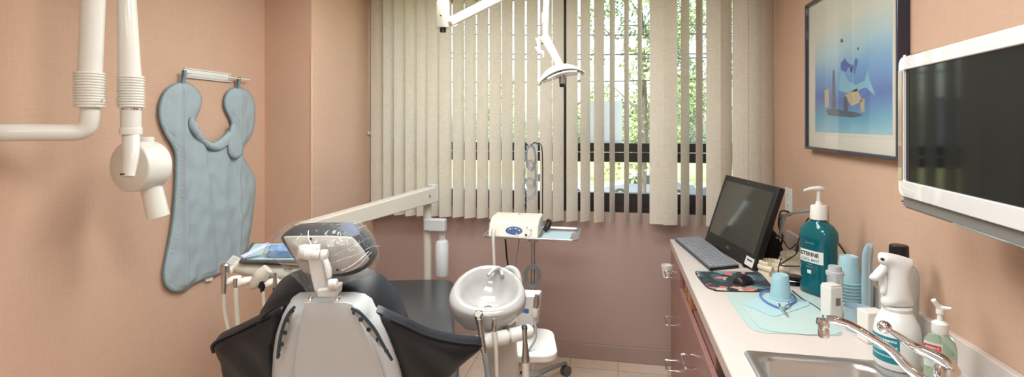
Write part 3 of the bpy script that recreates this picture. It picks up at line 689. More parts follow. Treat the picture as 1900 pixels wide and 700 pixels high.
# arm, box section, tapering to the left
def boxsec(name, A, B, h0, h1, wd, m=M_cream, par=du, bevel=.006):
    A, B = Vector(A), Vector(B); d = (B - A).normalized(); side = d.cross(Vector((0, 0, 1))).normalized(); up = side.cross(d)
    bm = BM(); loft(bm, [[A - side * wd - up * h0, A + side * wd - up * h0, A + side * wd + up * h0, A - side * wd + up * h0], [B - side * wd - up * h1, B + side * wd - up * h1, B + side * wd + up * h1, B - side * wd + up * h1]])
    return obj(name, bm, m, par, bevel=bevel, seg=3)
A_, B_ = P(805, 360, 3.22), P(560, 428, 2.45)
arm = boxsec('spring_arm', A_, B_, .048, .036, .03)
arm2 = boxsec('arm_end_cap', P(798, 359, 3.2) , P(808, 357, 3.23), .052, .052, .032, M_greyshell)
bm = BM(); c = P(798, 363, 3.15); cyl(bm, c, c + Vector((.0, -.012, 0)), .007, 10); obj('screw', bm, M_hand, arm)
bm = BM(); prism(bm, rrect(-.0, -.025, .135, .025, .01), tz(pb0.x - .01, pb0.y - .02, P(0, 427, 3.22).z), .075); obj('bottle_bracket', bm, M_greyshell, du, bevel=.008)
bc = P(820, 470, 3.22); z0, z1 = P(0, 512, 3.22).z, P(0, 428, 3.22).z
bm = BM(); lathe(bm, [(.001, z0), (.036, z0), (.041, z0 + .008), (.041, z1 - .085), (.036, z1 - .065), (.018, z1 - .05), (.017, z1 - .04)], tz(bc.x, bc.y, 0), 28)
wb = obj('water_bottle', bm, mat('milky_plastic', (226, 230, 232), .3), du)
bm = BM(); cyl(bm, (bc.x, bc.y, z1 - .05), (bc.x, bc.y, z1), .021, 24); obj('bottle_collar', bm, M_white, wb)
# tray head
T = 1.95
hb0 = P(484, 500, T)
def Q_(px, py, dt=0): return P(px, py, T + dt)
hd = Vector((ct, st, 0)); hn = Vector((-st, ct, 0))
bm = BM(); cyl(bm, B_ + Vector((0, 0, .03)), Vector((B_.x, B_.y, hb0.z + .02)), .03, 20)
zc_ = Q_(590, 511, .03).z; tube(bm, [Vector((B_.x, B_.y, zc_ + .03)), Vector((B_.x, B_.y, zc_ + .005)), Q_(590, 511, .08), Q_(585, 511, .02)], .026, 14, smooth=4); obj('head_link', bm, M_cream, du)
def Q(px, py, dt=0): return P(px, py, T + dt)
# console body: rounded bar
bm = BM(); tube(bm, [Q(437, 495, .02), Q(470, 500, .02), Q(520, 506, .02), Q(565, 510, .02), Q(600, 512, .02)], [.024, .033, .034, .034, .03], 20, flat=.9); cons = obj('console', bm, M_cream, du)
bm = BM(); M_ = Matrix((hd, hn, Vector((0, 0, 1)))).transposed().to_4x4(); M_.translation = Q(500, 505, -.02); text_bm(bm, 'A-dec', .013, Matrix.Translation(Q(535, 499.5, -.016)) @ M_.to_3x3().to_4x4() @ rot(90, 'X'), bold=.0003); obj('lettering', bm, M_black, cons, smooth=0)
# control pad on the left end
bm = BM(); pts = [Q(412, 494, -.02), Q(428, 500, -.04), Q(452, 480, .06), Q(432, 472, .10)]
loft(bm, [[p - Vector((0, 0, .022)) for p in pts], pts]); cp = obj('control_pad', bm, M_cream, du, bevel=.006, seg=3)
bm = BM(); pts = [Q(421, 490, -.0), Q(430, 493, -.01), Q(444, 481, .055), Q(434, 477, .075)]; loft(bm, [[p + Vector((0, 0, .0005)) for p in pts], [p + Vector((0, 0, .0015)) for p in pts]]); obj('membrane_keys', bm, mat('membrane', (170, 170, 168), .5), cp, smooth=0)
# front swept support
bm = BM(); tube(bm, [Q(497, 499, -.045), Q(484, 512, -.05), Q(473, 527, -.05), Q(466, 534, -.045)], [.02, .026, .02, .01], 16, smooth=5, flat=1.0); obj('swept_support', bm, M_cream, du)
# steel tray with its lip
tz_ = Q(0, 487).z
tp = [atZ(442, 487, tz_), atZ(570, 487, tz_), atZ(560, 462, tz_), atZ(472, 467, tz_)]
tp = [Q(443, 485.5, -.02), Q(575, 486, -.02), Q(570, 463, .28), Q(466, 465, .28)]
for p in tp: p.z = Q(0, 485, -.02).z
bm = BM(); loft(bm, [[p - Vector((0, 0, .008)) for p in tp], tp]); tray = obj('tray_top', bm, mat('tray_grey', (96, 98, 98), .3, metal=.6), du, bevel=.003)
# holders with handpieces and hoses
M_hold = mat('holder_cream', (226, 220, 208), .35)
HP = [(424, 525, 'air_syringe', 458, .014, M_hand), (446, 527, 'holder_end', 0, 0, M_hand), (494, 530, 'black_handpiece', 502, .009, M_black), (520, 528, 'handpiece', 508, .008, M_hand)]
for i, (px, py, nm, top, rr, mm) in enumerate(HP):
    c = Q(px + 6, py - 4, -.045)
    bm = BM(); tube(bm, [Q(px + 22, py - 9, -.02), Q(px + 8, py - 5, -.04), Q(px - 8, py + 2, -.05)], [.015, .019, .013], 14, smooth=5, flat=.75); 
    h_ = obj('handpiece_holder', bm, M_hold, du)
    sx = px - 12 if i else 417
    bm = BM()
    if nm == 'air_syringe':
        tube(bm, [Q(417, 502, -.06), Q(416, 520, -.06), Q(415, 545, -.06)], [.012, .010, .007], 14)
        hp_ = obj('syringe_body', bm, mm, du)
        bm = BM(); lathe(bm, [(.010, 0), (.016, .006), (.016, .03), (.010, .036)], axisM(Q(417, 508, -.06), Vector((0, 0, 1))), 16); obj('syringe_head', bm, M_hand, hp_)
    elif nm == 'holder_end':
        tube(bm, [Q(437, 532, -.06), Q(437, 518, -.06)], [.007, .008], 12); hp_ = obj('hose_end', bm, M_hand, du)
    else:
        x = 484 if i == 2 else 510
        tube(bm, [Q(x, top, -.06), Q(x + 1, top + 22, -.06), Q(x + 3, top + 40, -.06)], [rr * .8, rr, rr * .8], 12); hp_ = obj(nm, bm, mm, du)
        bm = BM(); cyl(bm, Q(x + 2, top + 26, -.06), Q(x + 2, top + 32, -.06), rr * 1.4, 12); obj('grip_ring', bm, M_black, hp_)
    hx = {0: [(415, 544), (417, 580), (424, 615), (436, 680), (445, 760)], 1: [(437, 534), (439, 575), (442, 612), (446, 680), (448, 760)], 2: [(488, 540), (490, 570), (492, 620), (490, 760)], 3: [(513, 540), (515, 600), (515, 760)]}[i]
    bm = BM(); tube(bm, [Q(a, b, -.06) for a, b in hx], .0065 if i != 1 else .009, 10, smooth=5); obj('hose', bm, M_hose, hp_)
bm = BM(); tube(bm, [Q(445, 760, -.06), Q(475, 790, -.03), Q(513, 760, -.06)], .02, 10, smooth=5); obj('hose_clamp', bm, M_hose, du)
# things on the tray
ztr = Q(0, 485, -.02).z
bm = BM(); pts = [Q(450, 483.5, .0), Q(560, 484, .0), Q(556, 465, .26), Q(473, 467, .26)]
for p in pts: p.z = ztr
loft(bm, [pts, [p + Vector((0, 0, .0015)) for p in pts]]); tag(obj('tray_liner', bm, mat('liner_teal', (158, 186, 188), .8)), 'pale teal paper liner on the delivery unit tray', 'tray liner')
bm = BM(); pa = [Q(446, 481, .0), Q(452, 482, .0), Q(502, 455, .16), Q(497, 454, .16)]
for k_, p in enumerate(pa): p.z = ztr + .003 + (.05 if k_ > 1 else 0)
pa = [Q(445, 478, -.0), Q(452, 480, -.02), Q(503, 456, .05), Q(498, 452, .07)]
loft(bm, [pa, [p + Vector((0, 0, .006)) for p in pa]]); tag(obj('instrument_pack', bm, mat('lilac_pack', (200, 206, 238), .3), bevel=.002), 'thin lilac-white sterile pouch leaning across the instrument tray', 'pouch')
bm = BM(); pa = [Q(497, 482, .02), Q(545, 483, .02), Q(545, 472, .12), Q(500, 473, .12)]
for p in pa: p.z = ztr + .002
loft(bm, [pa, [p + Vector((0, 0, .028)) for p in pa]]); tag(obj('blue_packet', bm, mat('blue_packet', (92, 138, 186), .6, noise_s=120, noise_a=.3), bevel=.004), 'mottled blue packet on the tray beside the headrest', 'packet')
# ================================================================== CUSPIDOR UNIT
M_porc = mat('bowl_porcelain', (170, 168, 165), .18, coat=.5)
M_unit = mat('unit_grey', (200, 196, 188), .4)
TC = 1.72
cc = P(905, 556, TC); hd = Vector((ct, st, 0)); hn = Vector((-st, ct, 0))
cu = thing('cuspidor_unit', 'white rinse bowl on a grey pedestal with a rod of suction handpieces', 'cuspidor', (cc.x, cc.y, 0))
def CR(px, py, dt=0): return P(px, py, TC + dt)
zR = 1.012; zB = .872
def bring(z, rx, ry, sx=0, sy=0, tilt=0.0, egg=0.0, k=48):
    out = []
    for i in range(k):
        a = 2 * math.pi * i / k; x = rx * math.cos(a) * (1 - egg * math.sin(a)); y = ry * math.sin(a)
        p = cc + hd * (x + sx) + hn * (y + sy); p.z = z + tilt * y + .10 * tilt * 0; out.append(p)
    return out
bm = BM()
prof = [(zB, .030, .03, -.008, 0, 0), (zB + .004, .045, .045, -.008, 0, 0), (zB + .022, .080, .085, -.006, 0, 0), (zB + .050, .108, .112, -.003, 0, .03), (zB + .080, .121, .125, 0, 0, .08), (zB + .105, .1245, .13, 0, 0, .14),
        (zR - .016, .121, .13, .0, .0, .26), (zR - .004, .113, .124, .001, .004, .3), (zR, .104, .114, .002, .006, .3), (zR - .005, .095, .104, .003, .008, .3), (zR - .028, .085, .094, .003, .01, .2), (zR - .055, .066, .072, 0, .01, .05), (zR - .068, .03, .03, 0, .01, 0), (zR - .069, .01, .01, 0, .01, 0)]
loft(bm, [bring(z, rx, ry, sx, sy, tl, egg=.10 if z > zB + .06 else .04) for z, rx, ry, sx, sy, tl in prof])
bowl = obj('rinse_bowl', bm, M_porc, cu, smooth=60)
bm = BM(); a = 0
def lump(bm, pts, rs): tube(bm, pts, rs, 16, smooth=6)
lump(bm, [CR(906, 512, .06), CR(914, 503, .08), CR(924, 498, .10), CR(930, 503, .10), CR(932, 512, .08)], [.005, .006, .008, .008, .006]); obj('bowl_rinse_spout', bm, M_porc, bowl)
bm = BM(); lump(bm, [CR(932, 506, .12), CR(944, 499, .12), CR(955, 503, .11), CR(962, 514, .09), CR(966, 530, .07)], [.008, .012, .013, .011, .006]); obj('cup_filler', bm, M_porc, bowl)
bm = BM(); lathe(bm, [(.012, 0), (.014, .002), (.004, .003)], tz(cc.x + hn.x * .01, cc.y + hn.y * .01, zR - .069), 16); obj('drain', bm, M_chrome, bowl)
# pedestal
pd = P(932, 640, TC + .06)
bm = BM(); lathe(bm, [(.11, 0), (.11, .04), (.062, .08), (.058, .55), (.056, .72), (.050, .78), (.045, zB + .01)], tz(pd.x, pd.y, 0) , 36); obj('pedestal', bm, M_unit, cu)
bm = BM(); c = P(902, 668, TC - .02); cyl(bm, c, c + Vector((0, -.008, 0)), .005, 12); obj('pilot_light', bm, mat('orange_dot', (210, 150, 70), .4), cu)
# holder rod
ra, rb = CR(883, 638, -.14), CR(983, 615, -.08)
for nm, f0, f1 in (('left', 0, .56), ('right', .62, 1)):
    A = ra + (rb - ra) * f0; B = ra + (rb - ra) * f1; L = (B - A).length; r = .0215
    bm = BM(); pr = [(.001, -.012), (.012, -.010), (.019, -.004), (r, .004), (r, L - .002), (.019, L + .003), (.001, L + .004)] if nm == 'left' else [(.001, -.001), (.019, 0), (r, .004), (r, L - .004), (.019, L + .004), (.012, L + .010), (.001, L + .012)]
    lathe(bm, pr, axisM(A, B - A), 28); obj('holder_rod', bm, M_white, cu)
bm = BM(); cyl(bm, ra + (rb - ra) * .5, ra + (rb - ra) * .68, .015, 20); tube(bm, [ra + (rb - ra) * .59, pd * 1 + Vector((0, 0, (ra.z + rb.z) / 2 - pd.z))], .012, 12); obj('rod_bracket', bm, M_unit, cu)
def D(px, py, dt=-.16): return P(px, py, TC + dt)
bm = BM(); tube(bm, [D(889, 592), D(892, 612), D(896, 645), D(899, 658)], [.0125, .0095, .0095, .007], 16); s1 = obj('suction_handpiece', bm, M_hand, cu)
bm = BM(); lathe(bm, [(.008, -.012), (.0135, -.008), (.0145, .004), (.0115, .012), (.002, .015)], axisM(D(888, 586), (0.1, -.3, 1)), 20); obj('suction_tip', bm, M_chrome, s1)
bm = BM(); lathe(bm, [(.009, 0), (.009, .003)], axisM(D(887, 583, -.178), (0, -1, .25)), 16); obj('tip_seal', bm, M_white, s1)
bm = BM(); tube(bm, [D(899, 656), D(903, 680), D(908, 720), D(915, 790)], .0085, 12, smooth=5); obj('hose', bm, M_tubegrey, s1)
bm = BM(); tube(bm, [D(917, 592), D(917, 600), D(917, 612), D(917, 618)], [.004, .008, .0095, .005], 14); s2 = obj('saliva_ejector', bm, M_hand, cu)
bm = BM(); tube(bm, [D(917, 616), D(919, 634), D(920, 640)], [.0095, .0075, .006], 14); obj('ejector_valve', bm, M_white, s2)
bm = BM(); tube(bm, [D(920, 638), D(921, 665), D(922, 700), D(925, 790)], .0062, 12, smooth=4); obj('hose', bm, M_hose, s2)
bm = BM(); tube(bm, [D(973, 610), D(974, 630), D(975, 652), D(975, 668), D(975, 674)], [.0085, .0065, .0095, .0125, .010], 16, smooth=3); s3 = obj('syringe_handpiece', bm, M_hand, cu)
bm = BM(); lathe(bm, [(.004, -.006), (.009, -.004), (.009, .003), (.004, .006)], axisM(D(973, 608), (0, -.4, 1)), 16); obj('syringe_tip', bm, M_black, s3)
bm = BM(); tube(bm, [D(975, 672), D(976, 700), D(978, 790)], .011, 14, smooth=3); obj('hose', bm, M_cream, s3)
# side box and shelf
def prismB(pts, th, name, m=M_white, par=cu, bev=.006):
    bm = BM(); loft(bm, [[p - Vector((0, 0, th)) for p in pts], pts]); return obj(name, bm, m, par, bevel=bev, seg=3)
bz = P(0, 537, 2.1).z
f = [P(956, 548, 1.98), P(998, 550, 1.96), P(1006, 539, 2.14), P(964, 537, 2.16)]
lo = [P(962, 606, 2.0), P(988, 606, 1.98), P(1000, 600, 2.12), P(966, 596, 2.14)]
bm = BM(); loft(bm, [lo, f]); sb = obj('side_box', bm, M_white, cu, bevel=.006, seg=3)
bm = BM(); prism(bm, rrect(-.014, -.008, .014, .008, .004), axisM(P(975, 577, 1.955), (-.3, -1, .1)), .003); obj('blue_badge', bm, mat('badge_blue', (58, 108, 170), .5), sb)
bm = BM(); tube(bm, [P(996, 547, 1.93), P(995, 560, 1.93), P(993, 575, 1.93)], [.007, .011, .008], 12); s4 = obj('water_syringe', bm, M_hand, cu)
bm = BM(); tube(bm, [P(994, 572, 1.93), P(992, 585, 1.93), P(990, 590, 1.93)], [.010, .012, .006], 12); obj('syringe_grip', bm, M_white, s4)
bm = BM(); tube(bm, [P(990, 588, 1.93), P(994, 610, 1.9), P(993, 630, 1.88), P(978, 655, 1.85)], .004, 10, smooth=6); obj('hose', bm, M_tubegrey, s4)
sc = P(988, 632, 1.95); zt = sc.z
q = []
for x, y in rrect(-.10, -.13, .085, .12, .055, 6): q.append(sc + hd * x + hn * y)
for p in q: p.z = zt
bm = BM(); loft(bm, [[p - Vector((0, 0, .026)) for p in q], q]); obj('side_shelf', bm, M_white, cu, bevel=.006, seg=3)
bm = BM(); cyl(bm, Vector((pd.x, pd.y, zt - .06)) + hn * .03, Vector((sc.x, sc.y, zt - .05)), .025, 16); cyl(bm, Vector((sc.x, sc.y, zt - .075)), Vector((sc.x, sc.y, zt - .02)), .03, 16); obj('shelf_arm', bm, M_unit, cu)
bm = BM(); tube(bm, [P(962, 596, 2.07), P(975, 605, 2.05), P(980, 625, 2.02)], .03, 14, smooth=3); obj('box_neck', bm, M_unit, cu)
# ================================================================== ROLLING CART
tc_ = P(989, 430, 3.03); zt = .918
cart = thing('rolling_tray_cart', 'chrome pole cart on castors with a rimmed steel tray, under the blind', 'cart', (tc_.x, tc_.y, 0))
cx, cy = tc_.x, tc_.y
bm = BM(); cyl(bm, (cx, cy, .10), (cx, cy, zt - .01), .0125, 20); obj('pole', bm, M_steel, cart)
bm = BM(); cyl(bm, (cx, cy, .44), (cx, cy, .48), .018, 20); obj('pole_collar', bm, mat('brass_collar', (178, 160, 130), .3, metal=1), cart)
bm = BM(); lathe(bm, [(.04, .075), (.045, .08), (.045, .11), (.02, .125)], tz(cx, cy, 0), 24); obj('hub', bm, mat('base_grey', (128, 128, 122), .5), cart)
cst = P(1058, 684, 3.26); a0 = math.atan2(cst.y - cy, cst.x - cx)
for k in range(5):
    a = a0 + k * 2 * math.pi / 5; e = Vector((cx + .29 * math.cos(a), cy + .29 * math.sin(a), 0))
    if e.y > BY - .05: e.y = BY - .05
    bm = BM(); tube(bm, [(cx, cy, .095), (e.x * .5 + cx * .5, e.y * .5 + cy * .5, .09), (e.x, e.y, .078)], [.022, .017, .012], 8, flat=.7); lg = obj('leg', bm, MC['base_grey'], cart)
    bm = BM(); s = Vector((math.sin(a), -math.cos(a), 0))
    for w_ in (-1, 1): cyl(bm, e + Vector((0, 0, .030)) + s * .006 * w_, e + Vector((0, 0, .030)) + s * .020 * w_, .030, 20)
    cyl(bm, e + Vector((0, 0, .03)) - s * .006, e + Vector((0, 0, .03)) + s * .006, .012, 12); cyl(bm, e + Vector((0, 0, .03)), e + Vector((0, 0, .075)), .008, 10)
    obj('castor', bm, mat('castor_grey', (96, 98, 98), .5), lg)
TM = Matrix((Vector((1, 0, 0)), Vector((0, 1, 0)), Vector((0, 0, 1)))).to_4x4() 
outer = rrect(-.255, -.17, .265, .16, .035, 5); inner = rrect(-.235, -.15, .245, .14, .02, 5)
bm = BM(); prism(bm, inner, tz(cx, cy, zt - .012), .003); frame_ring(bm, outer, inner, tz(cx, cy, zt - .004), .004); obj('tray', bm, M_steel, cart, smooth=0)
bm = BM(); tube(bm, [Vector((cx + x, cy + y, zt + .002)) for x, y in outer], .005, 8, closed=True); obj('tray_rim', bm, M_steel, cart)
bm = BM(); cyl(bm, (cx, cy, zt - .05), (cx, cy, zt - .012), .03, 20); obj('tray_socket', bm, M_steel, cart)
mx, my = cx + .04, cy + .10
mz = P(0, 285, 3.1).z
bm = BM(); tube(bm, [(mx, my, zt - .01), (mx, my, mz), (mx - .025, my, mz + .05), (mx - .05, my, mz + .062), (mx - .075, my, mz + .035), (mx - .10, my, mz + .06)], .0035, 8, smooth=4); obj('cable_mast', bm, M_black, cart)
# ---- the electrosurgery box
dv = thing('electrosurgery_box', 'cream sloping electronic box with blue oval panel on the cart tray', 'medical device', (cx - .10, cy, zt - .009))
zd = zt - .009
bm = BM(); x0, x1 = cx - .235, cx + .045
sec = [(-.12, 0), (.11, 0), (.11, .10), (-.03, .098), (-.095, .07)]
loft(bm, [[Vector((x0, cy + y, zd + z)) for y, z in sec], [Vector((x0 + .02, cy + y, zd + z)) for y, z in sec], [Vector((x1, cy + y, zd + z)) for y, z in sec]])
obj('casing', bm, mat('device_cream', (226, 222, 208), .35), dv, bevel=.006, seg=3)
fn = Vector((0, -.07, .025)).normalized()
pf_ = Plane(Vector(((x0 + x1) / 2, cy - .108, zd + .036)), Vector((0, -.94, .34)))
bm = BM(); prism(bm, [(.048 * math.cos(t) + .005, .022 * math.sin(t)) for t in [i * math.pi / 14 for i in range(28)]], pf_.M(0, 0, -.001), .0025); ov = obj('control_panel', bm, mat('panel_blue', (66, 88, 142), .3), dv)
for k in range(6):
    t = math.pi * (.12 + .15 * k); bm = BM(); prism(bm, [(.034 * math.cos(t) + .005 + .005 * math.cos(q), .015 * math.sin(t) - .003 + .003 * math.sin(q)) for q in [i * math.pi / 4 for i in range(8)]], pf_.M(0, 0, .001), .0015)
    obj('button', bm, mat('panel_green' if k % 2 else 'panel_white', (120, 168, 120) if k % 2 else (226, 230, 236), .4), ov)
for a_, b_, r_, m_ in ((.075, -.022, .006, M_black), (.10, .004, .0045, M_black), (.078, .022, .003, M_hand), (-.118, -.012, .007, M_white)):
    bm = BM(); cyl(bm, pf_.pt(a_, b_, -.001), pf_.pt(a_, b_, .008), r_, 14); obj('socket', bm, m_, dv)
bm = BM(); tube(bm, [pf_.pt(.10, .004, .005), pf_.pt(.10, -.02, .03), pf_.pt(.06, -.055, .03), pf_.pt(.03, -.03, .025), pf_.pt(.02, -.015, .008)], .0028, 8, smooth=6); obj('loop_cord', bm, M_white, dv)
bm = BM(); wx, wy = cx - .19, cy - .15
tube(bm, [pf_.pt(-.118, -.012, .004), Vector((wx + .002, cy - .165, zd + .05)), Vector((wx + .0, cy - .185, zd + .0)), Vector((wx + .01, cy - .185, zd - .24))], [.006, .009, .009, .007], 10, smooth=5); obj('foot_cord', bm, M_white, dv)
tag(obj('tray_paper', box(BM(), (cx + .06, cy - .13, zt - .0088), (cx + .22, cy + .08, zt - .0075)), mat('pale_blue_paper', (180, 204, 212), .8)), 'pale blue paper sheet on the right half of the cart tray', 'paper')
bm = BM(); tube(bm, [(cx + .06, cy + .04, zd + .012), (cx + .075, cy + .05, zd + .03), (cx + .085, cy + .06, zd + .055), (cx + .075, cy + .06, zd + .075)], [.013, .017, .015, .010], 12, smooth=4)
ck = tag(obj('black_plug', bm, M_black), 'black plug block beside the cream electronic box', 'plug')
# hanging coils
def coil(cx_, cy_, cz, rx, rz, n, m, r, name, label, tail=None, dy=.012):
    bm = BM(); rnd = random.Random(int(cz * 100)); pts = []
    for i in range(n * 14):
        a = i / 14 * 2 * math.pi; k = 1 + .12 * math.sin(i * .37)
        pts.append(Vector((cx_ + rx * k * math.cos(a) + .004 * math.sin(i * .2), cy_ + dy * math.sin(i * .11), cz + rz * k * math.sin(a))))
    if tail: pts += [Vector(p) for p in tail]
    tube(bm, pts, r, 7, smooth=2); return tag(obj(name, bm, m), label, 'cable')
M_bcab = mat('blue_grey_cable', (128, 140, 156), .4)
z1, z2, z3 = P(0, 292, 3.1).z, P(0, 320, 3.1).z, P(0, 350, 3.1).z
coil(mx - .065, my - .02, z1, .028, .07, 4, M_bcab, .0022, 'hanging_cable', 'thin blue-grey cable coiled over the mast hook, topmost loops', [(mx - .06, my - .02, z2)])
coil(mx - .068, my - .022, z2 - .01, .034, .075, 4, M_tubegrey, .0018, 'hanging_cable', 'thin grey cable looped in the middle of the mast', [(mx - .05, my - .02, z3)])
coil(mx - .07, my - .025, z3, .036, .055, 3, M_bcab, .0016, 'hanging_cable', 'lowest thin loop of cable trailing down to the electronic box', [(mx - .11, my - .03, z3 - .1), (mx - .125, my - .04, zd + .12), (mx - .128, my - .06, zd + .10)])
coil(cx - .0, cy - .028, P(0, 513, 3.0).z, .038, .055, 6, M_tubegrey, .0042, 'coiled_hose', 'grey hose coiled round the cart pole under the tray')
bm = BM(); tube(bm, [(cx - .15, cy - .06, zd - .02), (cx - .135, cy - .05, zd - .18), (cx - .09, cy - .03, zd - .34), (cx - .07, cy - .0, .1), (cx - .1, cy - .06, .01)], .005, 8, smooth=6); tag(obj('power_cable', bm, M_black), 'black power cable dropping below the cart tray', 'cable')
bm = BM(); tube(bm, [(cx - .07, cy - .06, zd - .02), (cx - .09, cy - .05, zd - .2), (cx - .05, cy - .05, zd - .36), (cx - .045, cy - .05, .02)], .003, 8, smooth=6); tag(obj('signal_cable', bm, M_tubegrey), 'thin grey cable dropping beside the black one under the cart', 'cable')
bm = BM(); tube(bm, [P(1030, 655, 2.6), P(1012, 680, 2.5), P(985, 700, 2.3), P(960, 730, 2.1)], .005, 8, smooth=6)
for v in bm.verts: v.co.z = max(.006, v.co.z - 0)
bm.free()
# ================================================================== OPERATING LAMP
TL = 2.35
hp0 = P(822, 60, TL)
lamp = thing('operating_lamp', 'cream ceiling-mounted dental operating lamp with jointed arms and arched head', 'dental lamp', (hp0.x, hp0.y, CEIL))
bm = BM(); lathe(bm, [(.028, 0), (.029, .002), (.029, .115), (.027, .117)], tz(hp0.x, hp0.y, P(0, 52, TL).z), 28); obj('pivot_housing', bm, M_cream, lamp)
bm = BM(); cyl(bm, (hp0.x, hp0.y, P(0, 24, TL).z + .03), (hp0.x, hp0.y, CEIL - .03), .0265, 28); obj('ceiling_post', bm, M_cream, lamp)
bm = BM(); lathe(bm, [(.11, 0), (.11, .01), (.05, .03), (.028, .032)], Matrix.Translation((hp0.x, hp0.y, CEIL)) @ rot(180, 'X'), 32); obj('ceiling_plate', bm, M_cream, lamp)
bm = BM(); cyl(bm, (hp0.x, hp0.y, P(0, 60, TL).z), (hp0.x, hp0.y, P(0, 50, TL).z), .014, 20); obj('end_plug', bm, M_black, lamp)
bm = BM(); c = P(818, 29, TL - .03); cyl(bm, c, c + Vector((0, -.005, 0)), .003, 8); obj('screw', bm, M_black, lamp)
A_, B_ = P(835, 42, TL), P(1004, -44, TL + .05)
boxsec('lamp_arm', A_, B_, .021, .021, .016, par=lamp)
bm = BM(); cyl(bm, P(826, 38, TL), P(838, 40, TL), .018, 20); obj('arm_knuckle', bm, M_cream, lamp)
bm = BM(); tube(bm, [P(836, 46, TL - .0), P(843, 49, TL - .01), P(850, 44, TL)], .004, 8, smooth=4); obj('arm_lug', bm, M_cream, lamp)
bm = BM(); cyl(bm, P(1006, -44, TL + .05), P(1020, -44, TL + .05), .03, 24); obj('elbow', bm, M_cream, lamp, bevel=.005)
boxsec('drop_arm', P(1015, -40, TL + .05), P(1012, 58, TL + .03), .011, .010, .012, par=lamp, bevel=.004)
bm = BM(); cyl(bm, P(1012, 54, TL + .03), P(1012, 70, TL + .03), .0135, 20); obj('swivel', bm, M_cream, lamp, bevel=.002)
bm = BM(); box(bm, (0, 0, 0), (.008, .015, .05), Matrix.Translation(P(1005, 44, TL))); obj('switch', bm, M_white, lamp, bevel=.002)
boxsec('yoke_arm', P(1009, 66, TL + .02), P(1044, 131, TL), .020, .016, .012, par=lamp, bevel=.005)
# arched head
e0, e1 = P(999, 157, TL), P(1083, 136, TL); ex = (e1 - e0); Lh = ex.length; ex.normalize(); ey = hn.copy(); ez = ex.cross(ey); ez = ez if ez.z > 0 else -ez
def hpnt(u, v, w_): return e0 + ex * (u * Lh) + ey * v + ez * w_
def shellh(h0, h1, vd, th, name, m, u0=0, u1=1, nb=22):
    bm = BM(); rings = []
    for i in range(nb + 1):
        u = u0 + (u1 - u0) * i / nb; s = math.sin(math.pi * min(1, max(0, u))) ** .62
        ring = []
        for k in range(9):
            v = -vd + 2 * vd * k / 8; q = 1 - (v / vd) ** 2; ring.append(hpnt(u, v * (.35 + .65 * s), h0 * s + h1 * s * q))
        for k in range(8, -1, -1):
            v = -vd + 2 * vd * k / 8; q = 1 - (v / vd) ** 2; ring.append(hpnt(u, v * (.35 + .65 * s), h0 * s + h1 * s * q - th))
        rings.append(ring)
    loft(bm, rings); return obj(name, bm, m, lamp, smooth=60)
shellh(.036, .030, .085, .003, 'reflector_shell', mat('reflector_cream', (222, 216, 202), .25, coat=.3))
sh_ = shellh(.010, .022, .078, .002, 'clear_shield', film('lamp_shield', clear=.85, rough=.08, bump=0, hz=.25))
bm = BM(); tube(bm, [hpnt(u, -.10, .030 * math.sin(math.pi * u) ** .7 - .012) for u in (.18, .25, .35, .5, .62, .72, .8)], .0042, 10, smooth=3); obj('head_handle', bm, M_white, lamp)
bm = BM(); c = hpnt(.5, -.02, -.012); lathe(bm, [(.006, -.014), (.013, -.012), (.014, 0), (.013, .01), (.014, .014), (.011, .03), (.008, .045)], Matrix.Translation(c), 20); obj('bulb_holder', bm, M_hand, lamp)
bm = BM(); lathe(bm, [(.009, -.026), (.012, -.022), (.012, -.014)], Matrix.Translation(c), 16); obj('bulb_cap', bm, M_black, lamp)
for u in (.02, .98):
    bm = BM(); lathe(bm, [(.004, -.03), (.007, -.028), (.007, .028), (.004, .03)], axisM(hpnt(u, 0, .0), ey), 12); obj('end_grip', bm, M_cream, lamp)
bm = BM(); box(bm, (-.022, -.03, -.006), (.022, .03, .012), Matrix.Translation(hpnt(.5, 0, .012))); obj('lamp_core', bm, mat('core_brown', (150, 130, 118), .3, metal=.5), lamp, bevel=.004)
# clear handle cover left of the yoke
hc = Plane(P(1000, 92, TL - .02), -hn); M_cov = film('handle_cover', clear=.6, rough=.2, bump_s=60, bump=.8, hz=.55, haze=(.9, .95, 1))
bm = BM(); pillow(bm, smoothpoly(hc.casts([(993, 71), (1000, 74), (1003, 82), (1003, 92), (1010, 96), (1008, 108), (1003, 99), (996, 97), (992, 88), (997, 84)]), 3), hc, lambda d, a, b: .008 * (1 - math.exp(-d / .006)), .008, .004); cv = obj('handle_cover', bm, M_cov, lamp)
bm = BM(); tube(bm, [P(994, 86, TL - .02), P(1008, 80, TL)], .002, 8); obj('cover_pin', bm, M_black, lamp)
# ================================================================== COUNTER
ZC = .88; CF = .293; CE = 3.14; BSX = .90
wt = thing('worktop', 'long pale pink laminate worktop running along the right wall', 'worktop', (CF, CE, ZC))
sx0, sx1, sy0, sy1 = .354, .785, 1.03, 1.635
bm = BM(); frame_ring(bm, [(CF, .55), (RX - .001, .55), (RX - .001, CE), (CF, CE)], [(sx0 + .012, sy0 + .012), (sx1 - .012, sy0 + .012), (sx1 - .012, sy1 - .012), (sx0 + .012, sy1 - .012)], tz(0, 0, ZC - .038), .038)
obj('top_slab', bm, M_lam, wt, smooth=0)
obj('front_edge', box(BM(), (CF - .003, .55, ZC - .038), (CF, CE, ZC - .001)), M_lamedge, wt, smooth=0)
obj('backsplash', box(BM(), (BSX, .55, ZC), (RX, CE, ZC + .078)), M_lam, wt, bevel=.002)
